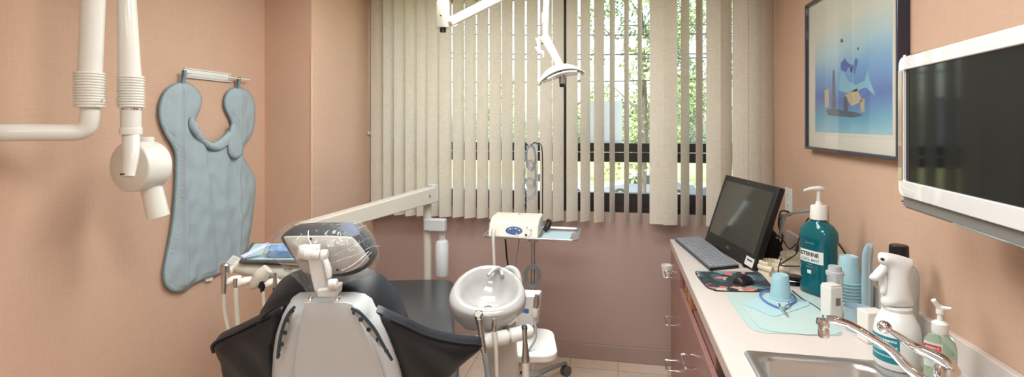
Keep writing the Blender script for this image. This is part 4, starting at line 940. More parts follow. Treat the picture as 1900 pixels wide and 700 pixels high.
# ---- cabinets
FX = .312
def handle(par, y, z, L=.125):
    bm = BM(); tube(bm, [(FX - .019, y - L / 2, z), (FX - .056, y - L / 2, z), (FX - .064, y - L / 2 + .008, z), (FX - .064, y + L / 2 - .008, z), (FX - .056, y + L / 2, z), (FX - .019, y + L / 2, z)], .0045, 10, smooth=3)
    obj('handle', bm, M_chrome, par)
def cabinet(y0, y1, fronts, label, slot=False):
    t = thing('base_cabinet', label, 'cabinet', (.6, (y0 + y1) / 2, 0)); bm = BM()
    top = ZC - .038
    box(bm, (FX + .002, y0, .09), (FX + .02, y0 + .018, top)); box(bm, (FX + .002, y1 - .018, .09), (FX + .02, y1, top))
    box(bm, (FX + .02, y0, .09), (RX - .002, y0 + .018, top)); box(bm, (FX + .02, y1 - .018, .09), (RX - .002, y1, top)); box(bm, (FX + .02, y0 + .018, .09), (RX - .002, y1 - .018, .108))
    box(bm, (RX - .02, y0 + .018, .108), (RX - .002, y1 - .018, top)); box(bm, (FX + .06, y0, 0), (RX - .002, y1, .09))
    if slot: box(bm, (FX + .002, y0 + .018, .735), (RX - .02, y1 - .018, .75))
    obj('carcass', bm, M_cab, t, smooth=0)
    for (a, b, z0, z1, hy, hz, nm) in fronts:
        f = obj(nm, box(BM(), (FX - .018, a + .0015, z0 + .0015), (FX + .001, b - .0015, z1 - .0015)), M_cab, t, bevel=.0015)
        handle(f, hy, hz)
    return t
cabinet(2.70, CE - .01, [(2.70, CE - .01, .60, .84, 2.93, .735, 'drawer'), (2.70, CE - .01, .36, .60, 2.93, .487, 'drawer'), (2.70, CE - .01, .10, .36, 2.93, .25, 'drawer')], 'mauve three-drawer cabinet at the far end of the worktop')
cabinet(1.85, 2.70, [(1.85, 2.70, .44, .735, 2.14, .62, 'drawer'), (1.85, 2.70, .10, .44, 2.2, .30, 'drawer')], 'mauve cabinet with an open shelf slot above its chrome-handled drawer', True)
cabinet(.60, 1.85, [(.60, 1.22, .10, .735, 1.15, .66, 'door'), (1.22, 1.85, .10, .735, 1.30, .66, 'door')], 'mauve double-door cabinet below the sink')
M_or = mat('orange_wood', (176, 112, 62), .5, noise_s=30, noise_a=.2, stretch=(1, 8, 1))
for k, (y, w_, lb) in enumerate(((2.52, .07, 'orange wooden box in the open shelf slot, farther of the two'), (2.38, .08, 'orange wooden box in the open shelf slot, nearer of the two'))):
    t = thing('wooden_box', lb, 'box', (FX + .03, y, .75)); bm = BM()
    frame_ring(bm, [(FX - .008, y - w_ / 2), (FX + .25, y - w_ / 2), (FX + .25, y + w_ / 2), (FX - .008, y + w_ / 2)], [(FX + .0, y - w_ / 2 + .008), (FX + .242, y - w_ / 2 + .008), (FX + .242, y + w_ / 2 - .008), (FX + .0, y + w_ / 2 - .008)], tz(0, 0, .752), .084)
    obj('box_walls', bm, M_or, t, smooth=0); obj('box_base', box(BM(), (FX + .02, y - w_ / 2 + .008, .7515), (FX + .242, y + w_ / 2 - .008, .757)), M_or, t, smooth=0)
tag(obj('paper_folder', box(BM(), (FX - .006, 2.445, .7515), (FX + .24, 2.452, .83)), M_white), 'thin white folder standing between the two wooden boxes', 'folder')
# white holder on the far end of the cabinet
c = P(1250, 497, 2.98)
t = thing('cup_holder', 'white curved cup holder fixed to the far cabinet corner', 'cup holder', (c.x, c.y, c.z - .06)); bm = BM()
lathe(bm, [(.018, 0), (.026, .045), (.031, .07), (.028, .072), (.023, .045), (.014, .004)], tz(FX - .045, CE - .045, c.z - .055), 24); obj('cup_ring', bm, M_white, t)
obj('fixing_plate', box(BM(), (FX - .019, CE - .075, c.z - .03), (FX - .009, CE - .035, c.z + .02)), M_white, t, bevel=.002)
# ---- sink
sk_ = thing('sink', 'stainless steel drop-in sink at the near end of the worktop', 'sink', (.55, 1.3, ZC))
bx0, bx1, by0, by1 = .384, .672, 1.06, 1.604
def rr(x0, y0, x1, y1, r, z): return [Vector((x, y, z)) for x, y in rrect(x0, y0, x1, y1, r, 6)]
bm = BM()
loft(bm, [rr(sx0, sy0, sx1, sy1, .02, ZC + .0005), rr(sx0 + .002, sy0 + .002, sx1 - .002, sy1 - .002, .02, ZC + .0045), rr(sx0 + .008, sy0 + .008, sx1 - .008, sy1 - .008, .018, ZC + .006), rr(bx0 - .008, by0 - .008, bx1 + .008, by1 + .008, .05, ZC + .005),
          rr(bx0, by0, bx1, by1, .05, ZC + .001), rr(bx0 + .004, by0 + .004, bx1 - .004, by1 - .004, .05, ZC - .01), rr(bx0 + .016, by0 + .016, bx1 - .016, by1 - .016, .05, ZC - .14), rr(bx0 + .04, by0 + .04, bx1 - .04, by1 - .04, .05, ZC - .16), rr(bx0 + .1, by0 + .2, bx1 - .1, by1 - .2, .03, ZC - .165)], cap=False)
bm.faces.new([v for v in bm.verts[-28:]]) if False else None
obj('basin', bm, M_steel, sk_, smooth=50)
bm = BM(); lathe(bm, [(.04, 0), (.04, .003), (.03, .001), (.001, 0)], tz((bx0 + bx1) / 2, (by0 + by1) / 2, ZC - .166), 24); bm2 = obj('strainer', bm, M_chrome, sk_)
obj('basin_floor', box(BM(), (bx0 + .08, by0 + .18, ZC - .172), (bx1 - .08, by1 - .18, ZC - .1655)), M_steel, sk_, smooth=0)
# ---- faucet
fb = Vector((.735, 1.375, ZC + .006))
fc = thing('faucet', 'chrome lever mixer tap with a long low curved spout', 'tap', fb)
bm = BM(); lathe(bm, [(.030, 0), (.030, .006), (.024, .012), (.022, .03), (.024, .05), (.026, .075), (.025, .095), (.018, .108), (.008, .113), (.001, .114)], Matrix.Translation(fb), 32); obj('tap_body', bm, M_chrome, fc)
tipT = 1.27
bm = BM(); tube(bm, [fb + Vector((-.01, 0, .04)), P(1690, 688, 1.24), P(1650, 648, 1.24), P(1610, 622, 1.25), P(1575, 602, 1.26), P(1550, 594, 1.265), P(1534, 594, tipT)], [.013, .0115, .010, .0095, .0095, .010, .0105], 18, smooth=6); sp = obj('spout', bm, M_chrome, fc)
c = P(1528, 606, tipT); bm = BM(); lathe(bm, [(.010, -.026), (.0125, -.024), (.0125, -.006), (.0105, -.003), (.013, .0), (.0135, .012), (.011, .018), (.001, .019)], Matrix.Translation(c) @ rot(0, 'X'), 24); obj('aerator', bm, M_chrome, sp)
lt = fb + Vector((0, 0, .105))
bm = BM(); tube(bm, [lt + Vector((0, 0, -.03)), lt + Vector((-.004, 0, .005)), P(1694, 642, 1.24), P(1668, 624, 1.23), P(1650, 613, 1.225)], [.018, .019, .014, .009, .006], 18, smooth=6, flat=.8); lv = obj('lever', bm, M_chrome, fc)
c = P(1641, 607, 1.22); bm = BM(); lathe(bm, [(.001, -.0145), (.008, -.012), (.0135, -.006), (.0148, 0), (.0135, .006), (.008, .012), (.001, .0145)], Matrix.Translation(c), 24); obj('lever_ball', bm, M_chrome, lv)
# ================================================================== COMPUTER
A0, B0 = Vector((.469, 3.085, ZC + .012)), Vector((.585, 2.509, ZC + .012))
dn = (A0 - B0).normalized(); upv = Vector((.98 * .12, .2 * .12, .37)).normalized(); nn = upv.cross(dn).normalized()
if nn.x > 0: nn = -nn
SP = Plane((A0 + B0) / 2, nn, upv)
pc_ = thing('desktop_computer', 'black all-in-one touchscreen computer leaning back on the worktop', 'computer', ((A0 + B0) / 2 + Vector((.05, 0, -.012))))
Wd = (A0 - B0).length; Hh = .385
bm = BM(); prism(bm, rrect(-Wd / 2, 0, Wd / 2, Hh, .008), SP.M(0, 0, -.030), .030); obj('display_case', bm, M_black, pc_, bevel=.003)
bm = BM(); prism(bm, rrect(-Wd / 2 + .030, .062, Wd / 2 - .030, Hh - .030, .002), SP.M(0, 0, -.0002), .0012); obj('screen', bm, mat('computer_screen', (52, 52, 48), .10, spec=.9), pc_, smooth=0)
bm = BM(); prism(bm, [(.22, .004), (.29, .004), (.29, .046), (.22, .046)], SP.M(0, 0, 0), .0008)
sg = 1 if (SP.pt(1, 0, 0) - SP.pt(0, 0, 0)).dot(B0 - A0) > 0 else -1
bm.free(); bm = BM(); x0_, x1_ = sorted((sg * .205, sg * .285)); prism(bm, [(x0_, .004), (x1_, .004), (x1_, .044), (x0_, .044)], SP.M(0, 0, 0), .0008); stk = obj('white_sticker', bm, M_white, pc_, smooth=0)
bm = BM(); prism(bm, [(sg * .245 - .026, .027), (sg * .245 + .026, .027), (sg * .245 + .026, .033), (sg * .245 - .026, .033)], SP.M(0, 0, .0008), .0004); obj('printed_line', bm, M_black, stk, smooth=0)
bm = BM(); text_bm(bm, 'DELL', .016, SP.M(0, .031, .0003), h=.0003); obj('lettering', bm, M_steel, pc_, smooth=0)
bm = BM(); cyl(bm, SP.pt(0, Hh - .015, -.001), SP.pt(0, Hh - .015, .0008), .003, 12); obj('camera_lens', bm, M_steel, pc_)
bm = BM(); loft(bm, [[SP.pt(-.05, .02, -.03), SP.pt(.05, .02, -.03), SP.pt(.05, .2, -.03), SP.pt(-.05, .2, -.03)], [SP.pt(-.05, 0, -.10) * 1, SP.pt(.05, 0, -.10), SP.pt(.05, .02, -.11), SP.pt(-.05, .02, -.11)]])
for v in bm.verts: v.co.z = max(v.co.z, ZC + .001)
obj('rear_stand', bm, M_black, pc_, bevel=.003)
for s_ in (-.2, .2):
    bm = BM(); c = SP.pt(s_, 0, -.018); box(bm, (c.x - .02, c.y - .02, ZC + .0005), (c.x + .015, c.y + .02, c.z + .004)); obj('foot', bm, M_black, pc_)
# keyboard
kz = ZC + .016
kc = [atZ(1252, 442, kz), atZ(1300, 438, kz), atZ(1371, 491.5, kz), atZ(1317, 497, kz)]
kb = thing('keyboard', 'slim grey wired keyboard in front of the computer', 'keyboard', ((kc[0] + kc[2]) / 2 - Vector((0, 0, .016))))
bm = BM(); loft(bm, [[p - Vector((0, 0, .0155)) for p in kc], [p - Vector((0, 0, .002)) for p in kc]]); obj('base', bm, M_black, kb, bevel=.002)
bm = BM(); loft(bm, [[p - Vector((0, 0, .002)) for p in kc], kc]); obj('top_plate', bm, mat('keyboard_grey', (108, 111, 116), .45), kb, bevel=.001)
def bil(u, v): return kc[0] * (1 - u) * (1 - v) + kc[3] * u * (1 - v) + kc[1] * (1 - u) * v + kc[2] * u * v
bm = BM()
for r_ in range(6):
    x = .02
    while x < .97:
        wk = .052 if not (r_ == 0 and .25 < x < .45) else .26
        if .70 < x < .735: x = .735; continue
        a, b, v0, v1 = x, min(x + wk, .985), .05 + r_ * .152, .05 + r_ * .152 + .13
        q = [bil(a, v0), bil(b, v0), bil(b, v1), bil(a, v1)]
        loft(bm, [[p + Vector((0, 0, .0002)) for p in q], [p * .94 + (q[0] + q[2]) * .03 + Vector((0, 0, .0025)) for p in q]]); x += wk + .009
obj('keys', bm, mat('key_grey', (146, 149, 154), .5), kb, smooth=0)
# mouse pad and mouse
mz_ = ZC + .0035
mp_ = [atZ(*p, mz_) for p in ((1290, 506), (1302, 503), (1350, 504), (1400, 505), (1412, 508), (1430, 528), (1434, 537), (1425, 541), (1338, 540), (1322, 537), (1308, 530))]
mpm = bpy.data.materials.new('mouse_pad_print'); mpm.use_nodes = True; n = mpm.node_tree.nodes; l = mpm.node_tree.links
tc = n.new('ShaderNodeTexCoord'); vo = n.new('ShaderNodeTexVoronoi'); vo.inputs['Scale'].default_value = 26; vo.inputs['Randomness'].default_value = 1
nz = n.new('ShaderNodeTexNoise'); nz.inputs['Scale'].default_value = 18; ad = n.new('ShaderNodeVectorMath'); ad.operation = 'MULTIPLY_ADD'; ad.inputs[1].default_value = (.08, .08, .08)
l.new(tc.outputs['Object'], nz.inputs['Vector']); l.new(nz.outputs['Color'], ad.inputs[0]); l.new(tc.outputs['Object'], ad.inputs[2]); l.new(ad.outputs[0], vo.inputs['Vector'])
sp_ = n.new('ShaderNodeSeparateColor'); l.new(vo.outputs['Color'], sp_.inputs[0]); cr = n.new('ShaderNodeValToRGB'); cr.color_ramp.interpolation = 'CONSTANT'
els = [(0, (38, 48, 54)), (.45, (62, 86, 92)), (.58, (46, 58, 62)), (.70, (206, 150, 132)), (.78, (196, 186, 160)), (.85, (190, 112, 108)), (.91, (40, 50, 56)), (.95, (108, 140, 150))]
cr.color_ramp.elements[0].position = 0; cr.color_ramp.elements[0].color = lin(els[0][1]); cr.color_ramp.elements[1].position = els[1][0]; cr.color_ramp.elements[1].color = lin(els[1][1])
for p_, c_ in els[2:]: e = cr.color_ramp.elements.new(p_); e.color = lin(c_)
l.new(sp_.outputs[0], cr.inputs[0]); l.new(cr.outputs[0], n['Principled BSDF'].inputs['Base Color']); n['Principled BSDF'].inputs['Roughness'].default_value = .7
mc_ = sum(mp_, Vector()) / len(mp_); mpd = thing('mouse_pad', 'dark mouse pad printed with pink, cream and green blots', 'mouse pad', (mc_.x, mc_.y, ZC))
bm = BM(); q = catmull(mp_, 3, True); loft(bm, [[p - Vector((0, 0, .003)) for p in q], q]); obj('pad_edge', bm, M_black, mpd)
bm = BM(); bm.faces.new([bm.verts.new(mc_ + (p - mc_) * .965 + Vector((0, 0, .0003))) for p in q]); obj('printed_cloth', bm, mpm, mpd, smooth=0)
c = atZ(1380, 526, ZC + .004); bm = BM(); rings = []
for k in range(9):
    s = math.sin(math.pi * k / 8); y = -.052 + .104 * k / 8; r = math.sqrt(max(0, 1 - (y / .0525) ** 2)); rings.append([Vector((.031 * r * math.cos(a) * (1.08 if k < 4 else 1), y, max(0, .034 * r * (1.1 - .15 * k / 8) * math.sin(a)))) for a in [i * math.pi / 8 for i in range(9)]])
loft(bm, rings[1:-1]); bm.transform(Matrix.Translation((c.x, c.y, ZC + .0042)) @ rot(-52, 'Z')); ms = thing('computer_mouse', 'black computer mouse on the printed pad', 'mouse', (c.x, c.y, ZC + .004)); obj('mouse_shell', bm, M_black, ms, smooth=70)
bm = BM(); cyl(bm, Vector((c.x, c.y, ZC + .036)) + Vector((-.022, .014, -.002)), Vector((c.x, c.y, ZC + .036)) + Vector((-.0175, .019, -.002)), .007, 16); obj('scroll_wheel', bm, mat('wheel_grey', (70, 70, 72), .5), ms)
# ================================================================== PAPER MATS, NAPKIN, CUP, BIB CHAIN
M_mat1 = mat('mint_paper', (172, 194, 190), .8); M_mat2 = mat('mint_paper_light', (178, 198, 194), .8)
def sheet(name, pts, z, m, label, cat, th=.0012, smooth=0):
    q = [atZ(*p, z + th) for p in pts]
    if smooth: q = catmull(q, smooth, True)
    bm = BM(); loft(bm, [[p - Vector((0, 0, th)) for p in q], q]); return tag(obj(name, bm, m, smooth=0), label, cat)
sheet('tray_mat', [(1347, 548), (1352, 545), (1430, 545), (1500, 546), (1512, 549), (1552, 600), (1562, 619), (1556, 623), (1420, 618), (1400, 614), (1386, 604)], ZC + .0004, M_mat1, 'large mint green paper mat, lowest of the sheets on the worktop', 'paper mat')
sheet('tray_mat', [(1372, 562), (1380, 561), (1450, 556), (1505, 556), (1548, 600), (1561, 616), (1550, 621), (1500, 621), (1432, 615), (1412, 609), (1398, 597)], ZC + .0022, M_mat2, 'mint paper mat with a curled edge lying on the larger mat', 'paper mat')
sheet('paper_napkin', [(1377, 564), (1425, 544), (1500, 560), (1503, 566), (1440, 587), (1430, 586)], ZC + .004, mat('napkin_blue', (170, 200, 206), .85, bump_s=400, bump=.6), 'dimpled pale blue napkin under the upturned cup', 'napkin')
M_cup = mat('cup_blue', (160, 197, 206), .4)
def make_cup(x, y, z, label, r0=.033, r1=.041, h=.09, grp=None, inv=True):
    t = thing('plastic_cup', label, 'cup', (x, y, z), 0, grp); bm = BM(); pr = []
    pr = [(r1 + .004, 0), (r1 + .0045, .002), (r1 + .004, .0035), (r1, .0045)]
    for k in range(9):
        f = .1 + .75 * k / 9; r = r1 + (r0 - r1) * f; pr += [(r + .0006, h * f), (r - .0004, h * (f + .04))]
    pr += [(r0 + .0003, h * .96), (r0 - .001, h), (r0 - .004, h + .0008), (r0 - .006, h - .002), (.001, h - .002)]
    inn = [(.001, h - .004), (r0 - .004, h - .004), (r1 - .0015, .003), (r1 - .001, 0)]
    lathe(bm, pr + inn + [(r1 + .004, 0)], None if False else Matrix.Identity(4), 36, cap=False); obj('cup_wall', bm, M_cup, t, world=False, smooth=40)
    return t
c = atZ(1448, 553, ZC + .006)
make_cup(c.x, c.y, ZC + .0062, 'light blue ribbed cup standing upside down on the napkin', .028, .037, .088)
bc_ = thing('bib_chain', 'blue tubing bib holder with chrome alligator clips looped round the upturned cup', 'bib chain', (c.x, c.y, ZC + .006))
L = [(1452, 574), (1430, 565), (1416, 556), (1410, 546), (1418, 541), (1440, 540), (1458, 541), (1470, 546), (1476, 554), (1474, 560), (1464, 566), (1456, 573)]
bm = BM(); tube(bm, [atZ(a, b, ZC + .010) for a, b in L], .0036, 10, smooth=5); obj('tubing', bm, mat('cord_blue', (86, 120, 184), .4), bc_)
for (a, b), (a2, b2) in (((1447, 571), (1462, 586)), ((1462, 568), (1449, 576))):
    p, q = atZ(a, b, ZC + .011), atZ(a2, b2, ZC + .010); d = (q - p).normalized(); sd_ = d.cross(Vector((0, 0, 1)))
    bm = BM(); loft(bm, [[p + sd_ * .005 - Vector((0, 0, .003)), p - sd_ * .005 - Vector((0, 0, .003)), p - sd_ * .005 + Vector((0, 0, .007)), p + sd_ * .005 + Vector((0, 0, .007))], [q + sd_ * .003 - Vector((0, 0, .002)), q - sd_ * .003 - Vector((0, 0, .002)), q - sd_ * .003 + Vector((0, 0, .001)), q + sd_ * .003 + Vector((0, 0, .001))]])
    cl_ = obj('alligator_clip', bm, M_chrome, bc_, bevel=.001); bm = BM(); tube(bm, [p + Vector((0, 0, .008)), p - d * .008 + Vector((0, 0, .010))], .003, 8); obj('clip_lever', bm, M_chrome, cl_)
# ================================================================== BOTTLES AND BOXES
def sq(rx, ry, z, e=3.2, k=40):
    out = []
    for i in range(k):
        a = 2 * math.pi * i / k; c_, s_ = math.cos(a), math.sin(a)
        out.append(Vector((rx * math.copysign(abs(c_) ** (2 / e), c_), ry * math.copysign(abs(s_) ** (2 / e), s_), z)))
    return out
def body(bm, prof, M, e=3.2): loft(bm, [[M @ p for p in sq(rx, ry, z, e)] for rx, ry, z in prof]); return bm
# ---- big mouthwash bottle
c = atZ(1519, 545, ZC); th = math.radians(-60); MB = Matrix.Translation((c.x, c.y, ZC)) @ Matrix.Rotation(th, 4, 'Z')
mw = thing('mouthwash_bottle', 'large teal mouthwash bottle with a white pump, beside the computer', 'bottle', (c.x, c.y, ZC))
M_mw = mat('teal_liquid', (20, 118, 130), .08, trans=.5, ior=1.36, coat=.3)
kq = 2.01 / 980
bm = BM(); body(bm, [(.060, .040, 0), (.066, .045, .006), (.066, .045, .035), (.058, .040, .05), (.064, .044, .07), (.064, .044, .20), (.068, .047, .215), (.068, .047, .225), (.066, .045, .245), (.050, .036, .268), (.028, .027, .280), (.0235, .0235, .286), (.0235, .0235, .293)], MB); obj('bottle_body', bm, M_mw, mw, smooth=60)
bm = BM(); lathe(bm, [(.0305, .290), (.0305, .292), (.0295, .335), (.0265, .343), (.012, .346), (.010, .356), (.007, .36), (.0065, .395), (.0065, .400)], MB, 28); pu = obj('pump_collar', bm, M_white, mw)
bm = BM(); hz_ = ZC + .400; ct0 = Vector((c.x, c.y, hz_)); dl = (P(1490, 354, 2.0) - P(1522, 358, 2.01)); dl.z = 0; dl = dl.normalized()
tube(bm, [ct0 - dl * .018 + Vector((0, 0, .006)), ct0 + Vector((0, 0, .009)), ct0 + dl * .035 + Vector((0, 0, .008)), ct0 + dl * .062 + Vector((0, 0, .002))], [.010, .0125, .008, .005], 14, smooth=5, flat=.8); obj('pump_nozzle', bm, M_white, pu)
def wrapface(bm, x0, x1, z0, z1, off, M=MB, rx=.064, ry=.044, e=3.2, nx=16):
    """a label patch following the bottle's front"""
    A = []
    for z in (z0, z1):
        row = []
        for i in range(nx + 1):
            x = x0 + (x1 - x0) * i / nx; y = -ry * max(0, 1 - abs(x / rx) ** e) ** (1 / e) - off; row.append(bm.verts.new(M @ Vector((x, y, z))))
        A.append(row)
    for i in range(nx): bm.faces.new((A[0][i], A[0][i + 1], A[1][i + 1], A[1][i]))
    return bm
bm = BM(); wrapface(bm, -.058, .052, .125, .172, .0006); lab = obj('front_label', bm, M_white, mw, smooth=40)
def wtext(s, size, x, z, off, m, par, nm='lettering', M=MB, rx=.064, ry=.044, e=3.2, bold=.0002):
    bm = BM(); text_bm(bm, s, size, Matrix.Translation((x, z, 0)), h=.0001, bold=bold)
    for v in bm.verts:
        X, Z, D_ = v.co.x, v.co.y, v.co.z; X = max(-rx * .995, min(rx * .995, X)); y = -ry * max(0, 1 - abs(X / rx) ** e) ** (1 / e) - off - D_; v.co = M @ Vector((X, y, Z))
    obj(nm, bm, m, par, smooth=0)
wtext('LISTERINE', .0215, -.010, .156, .0010, M_black, lab, bold=.0006)
wtext('COOL MINT', .0145, -.000, .135, .0010, mat('ink_teal', (40, 120, 130), .5), lab)
for k, (s, zz) in enumerate((('---- --- ------ -- ---', .208), ('--- ----- --- ---- ---', .200), ('------ ---', .118), ('---- ------ ---', .108))): wtext(s, .0062, -.002, zz, .0008, M_white, mw)
bm = BM(); wrapface(bm, -.012, .006, .082, .096, .0008); obj('seal_mark', bm, M_white, mw, smooth=0)
# ---- upturned cup stack
c = P(1575, 540, 1.92)
x0c, y0c = c.x, c.y
for k in range(8):
    lb = ['lowest blue cup of the nested upside-down stack', 'second blue cup from the bottom of the nested stack', 'third blue cup from the bottom of the nested stack', 'fourth blue cup from the bottom of the nested stack', 'fifth blue cup from the bottom of the nested stack', 'third blue cup from the top of the nested stack', 'second blue cup from the top of the nested stack', 'topmost blue cup of the nested upside-down stack'][k]
    make_cup(x0c + .0004 * (k % 2), y0c, ZC + .001 + .0118 * k, lb, .030, .0385, .096, 'nested blue cups')
# ---- white dispenser box with sticker
def upbox(name, label, cat, cx_, cy_, w_, d_, h_, rz, m, bev=.004, top=None):
    t = thing(name, label, cat, (cx_, cy_, ZC)); M = Matrix.Translation((cx_, cy_, ZC)) @ rot(rz, 'Z')
    bm = BM(); box(bm, (-w_ / 2, -d_ / 2, .0005), (w_ / 2, d_ / 2, h_), M); obj('carton_body' if 'box' not in name else 'box_body', bm, m, t, bevel=bev); return t, M
c = atZ(1547, 592, ZC)
t, M = upbox('white_dispenser_box', 'narrow white dispenser box with a grey sticker, right of the mouthwash', 'dispenser', c.x, c.y + .02, .05, .045, .108, 24, M_white)
bm = BM(); box(bm, (-.004, -.0235, .045), (.014, -.0222, .07), M); obj('sticker', bm, mat('sticker_grey', (120, 116, 112), .5), t)
bm = BM(); box(bm, (-.022, -.020, .108), (.022, .020, .113), M); obj('lid', bm, M_white, t, bevel=.002)
# clear small cup behind it
c = P(1549, 530, 1.84); gp = thing('clear_medicine_cup', 'small clear cup with a grey lid behind the white dispenser box', 'cup', (c.x, c.y, ZC))
M_clear = film('clear_plastic', clear=.75, rough=.1, bump=0, hz=.25, haze=(.85, .88, .9))
bm = BM(); lathe(bm, [(.020, 0), (.026, .13), (.028, .135), (.0255, .135), (.019, .002)], tz(c.x, c.y, ZC + .0005), 24); obj('cup_wall', bm, M_clear, gp)
bm = BM(); lathe(bm, [(.0285, .135), (.0285, .145), (.022, .148), (.02, .165), (.001, .165)], tz(c.x, c.y, ZC), 24); obj('cup_lid', bm, mat('lid_grey', (176, 182, 184), .4), gp)
# ---- translucent blue cup
c = atZ(1590, 613, ZC); bm = BM(); lathe(bm, [(.032, 0), (.0385, .072), (.040, .074), (.0375, .074), (.031, .003)], tz(c.x, c.y, ZC + .0005), 32)
tag(obj('beaker', bm, mat('frosted_blue', (190, 212, 224), .25, trans=.35), loc=(c.x, c.y, ZC)), 'frosted pale blue beaker in front of the cup stack', 'cup')
# ---- white carton in front of it
c = atZ(1618, 640, ZC)
t, M = upbox('tissue_carton', 'plain white carton between the frosted beaker and the spray bottle', 'carton', c.x + .012, c.y + .03, .06, .05, .094, 12, M_white, .003)
# ---- plastic sleeve pack leaning on the wall
c = P(1608, 560, 1.86); t = thing('paper_sleeve_pack', 'tall pack of blue-edged plastic sleeves standing behind the cup stack', 'sleeve pack', (c.x, c.y, ZC))
for k in range(3):
    pl_ = Plane(P(1604 + k * 5, 510, 1.85 + .012 * k), Vector((-.35, -1, 0))); L = [(1598 + k * 5, 570), (1599 + k * 5, 500), (1600 + k * 6, 470), (1606 + k * 6, 455 - k * 2), (1612 + k * 4, 452), (1613 + k * 4, 470), (1609 + k * 5, 490), (1610 + k * 5, 570)]
    q = smoothpoly(pl_.casts(L), 2); bm = BM(); pillow(bm, q, pl_, lambda d, a, b: .004 * (1 - math.exp(-d / .003)), .003, .006)
    for v in bm.verts: v.co.z = max(v.co.z, ZC + .001)
    obj('sleeve', bm, [mat('sleeve_blue', (150, 182, 196), .35), film('sleeve_clear', clear=.5, rough=.15, bump=.5, hz=.4), MC['sleeve_blue']][k], t)
# ---- clear mouthwash bottle with black cap
c = P(1672, 600, 1.60); MB2 = Matrix.Translation((c.x - .006, c.y, ZC)) @ rot(-40, 'Z')
t = thing('mouthwash_bottle', 'clear grey mouthwash bottle with a black cap behind the spray bottle', 'bottle', (c.x - .006, c.y, ZC))
bm = BM(); body(bm, [(.042, .030, 0), (.048, .034, .006), (.048, .034, .14), (.050, .036, .165), (.050, .036, .20), (.044, .032, .225), (.024, .022, .240), (.020, .020, .250)], MB2); obj('bottle_body', bm, mat('clear_bottle', (214, 216, 208), .12, trans=.55, ior=1.35), t, smooth=60)
bm = BM(); lathe(bm, [(.026, .245), (.026, .247), (.025, .29), (.022, .293), (.001, .293)], MB2, 28); obj('cap', bm, M_black, t)
bm = BM(); wrapface(bm, -.042, .03, .07, .19, .0006, MB2, .0475, .0335); lb_ = obj('label', bm, mat('label_offwhite', (222, 224, 216), .4), t, smooth=40)
wtext('LISTERINE', .015, -.004, .125, .001, M_black, lb_, M=MB2, rx=.0475, ry=.0335, bold=.0004)
for k in range(5): 
    bm = BM(); wrapface(bm, -.040, .0, .162 + k * .005, .164 + k * .005, .001, MB2, .0475, .0335); obj('label_stripe', bm, M_teal, lb_, smooth=0)
# ---- spray bottle
c = P(1664, 700, 1.43); zs = ZC + .006; MS = Matrix.Translation((c.x, c.y, zs))
kS = 1.43 / 980
def zy(y, t=1.43): return H - (y - PY) * t / F
sb_ = thing('spray_bottle', 'white trigger spray bottle with a teal label beside the sink', 'spray bottle', (c.x, c.y, zs))
bm = BM(); hb_ = zy(580) - zs
lathe(bm, [(.048, 0), (.052, .004), (.0535, .02), (.0535, hb_ - .05), (.050, hb_ - .028), (.041, hb_ - .008), (.034, hb_ + .006), (.031, hb_ + .010)], MS, 40); obj('bottle_body', bm, mat('matte_white', (226, 226, 224), .38), sb_, smooth=60)
bm = BM(); lathe(bm, [(.0335, hb_ + .008), (.0345, hb_ + .010), (.0345, hb_ + .016), (.033, hb_ + .018)], MS, 32); obj('collar', bm, M_white, sb_)
shp = Plane(P(1664, 520, 1.43), -hn)
prof = [(1638, 568), (1690, 570), (1689, 545), (1686, 520), (1689, 500), (1694, 484), (1682, 478), (1660, 472), (1640, 469), (1632, 471), (1631, 482), (1634, 489), (1643, 494), (1645, 505), (1645, 525), (1641, 545)]
q = smoothpoly(shp.casts(prof), 2)
bm = BM(); f_ = lambda d, a, b: .004 + .023 * (1 - math.exp(-d / .010)); pillow(bm, q, shp, f_, 0, .006)
bm2 = BM()
nv = len(bm.verts)
bm.free(); bm = BM()
def pillow2(poly, pl, f, step):
    """cushion rounded alike on both faces"""
    b1 = BM(); pillow(b1, poly, pl, lambda d, a, b: f(d, a, b), .0, step, base=0)
    for v in b1.verts: pass
    return b1
def sym(poly, pl, f, step):
    b = BM(); pillow(b, poly, pl, f, f(0, 0, 0) * 2, step)
    # push the inner vertices of the rear face back as far as the front ones came forward
    fr = {}
    for v in b.verts:
        r_ = v.co - pl.O; a, bb, cc_ = r_.dot(pl.u), r_.dot(pl.v), r_.dot(pl.n); fr.setdefault((round(a, 5), round(bb, 5)), []).append((cc_, v))
    for L_ in fr.values():
        if len(L_) == 2:
            L_.sort(key=lambda x: x[0]); L_[0][1].co -= pl.n * (L_[0][0] + L_[1][0])
    return b
hd_ = obj('trigger_head', sym(q, shp, f_, .006), MC['matte_white'], sb_, smooth=60)
tr_ = [(1643, 489), (1634, 492), (1622, 505), (1614, 514), (1616, 519), (1626, 521), (1640, 510), (1646, 500)]
obj('nozzle_shroud', sym(smoothpoly(shp.casts(tr_), 2), shp, lambda d, a, b: .003 + .012 * (1 - math.exp(-d / .006)), .005), MC['matte_white'], hd_, smooth=60)
tr_ = [(1639, 508), (1644, 512), (1646, 530), (1644, 545), (1637, 547), (1634, 540), (1637, 525)]
obj('trigger', sym(smoothpoly(shp.casts(tr_), 2), shp, lambda d, a, b: .003 + .007 * (1 - math.exp(-d / .005)), .005), MC['matte_white'], hd_, smooth=60)
pq = P(1636, 481, 1.41); bm = BM(); cyl(bm, pq, pq - hn * .006, .0035, 12); obj('nozzle_hole', bm, M_black, hd_)
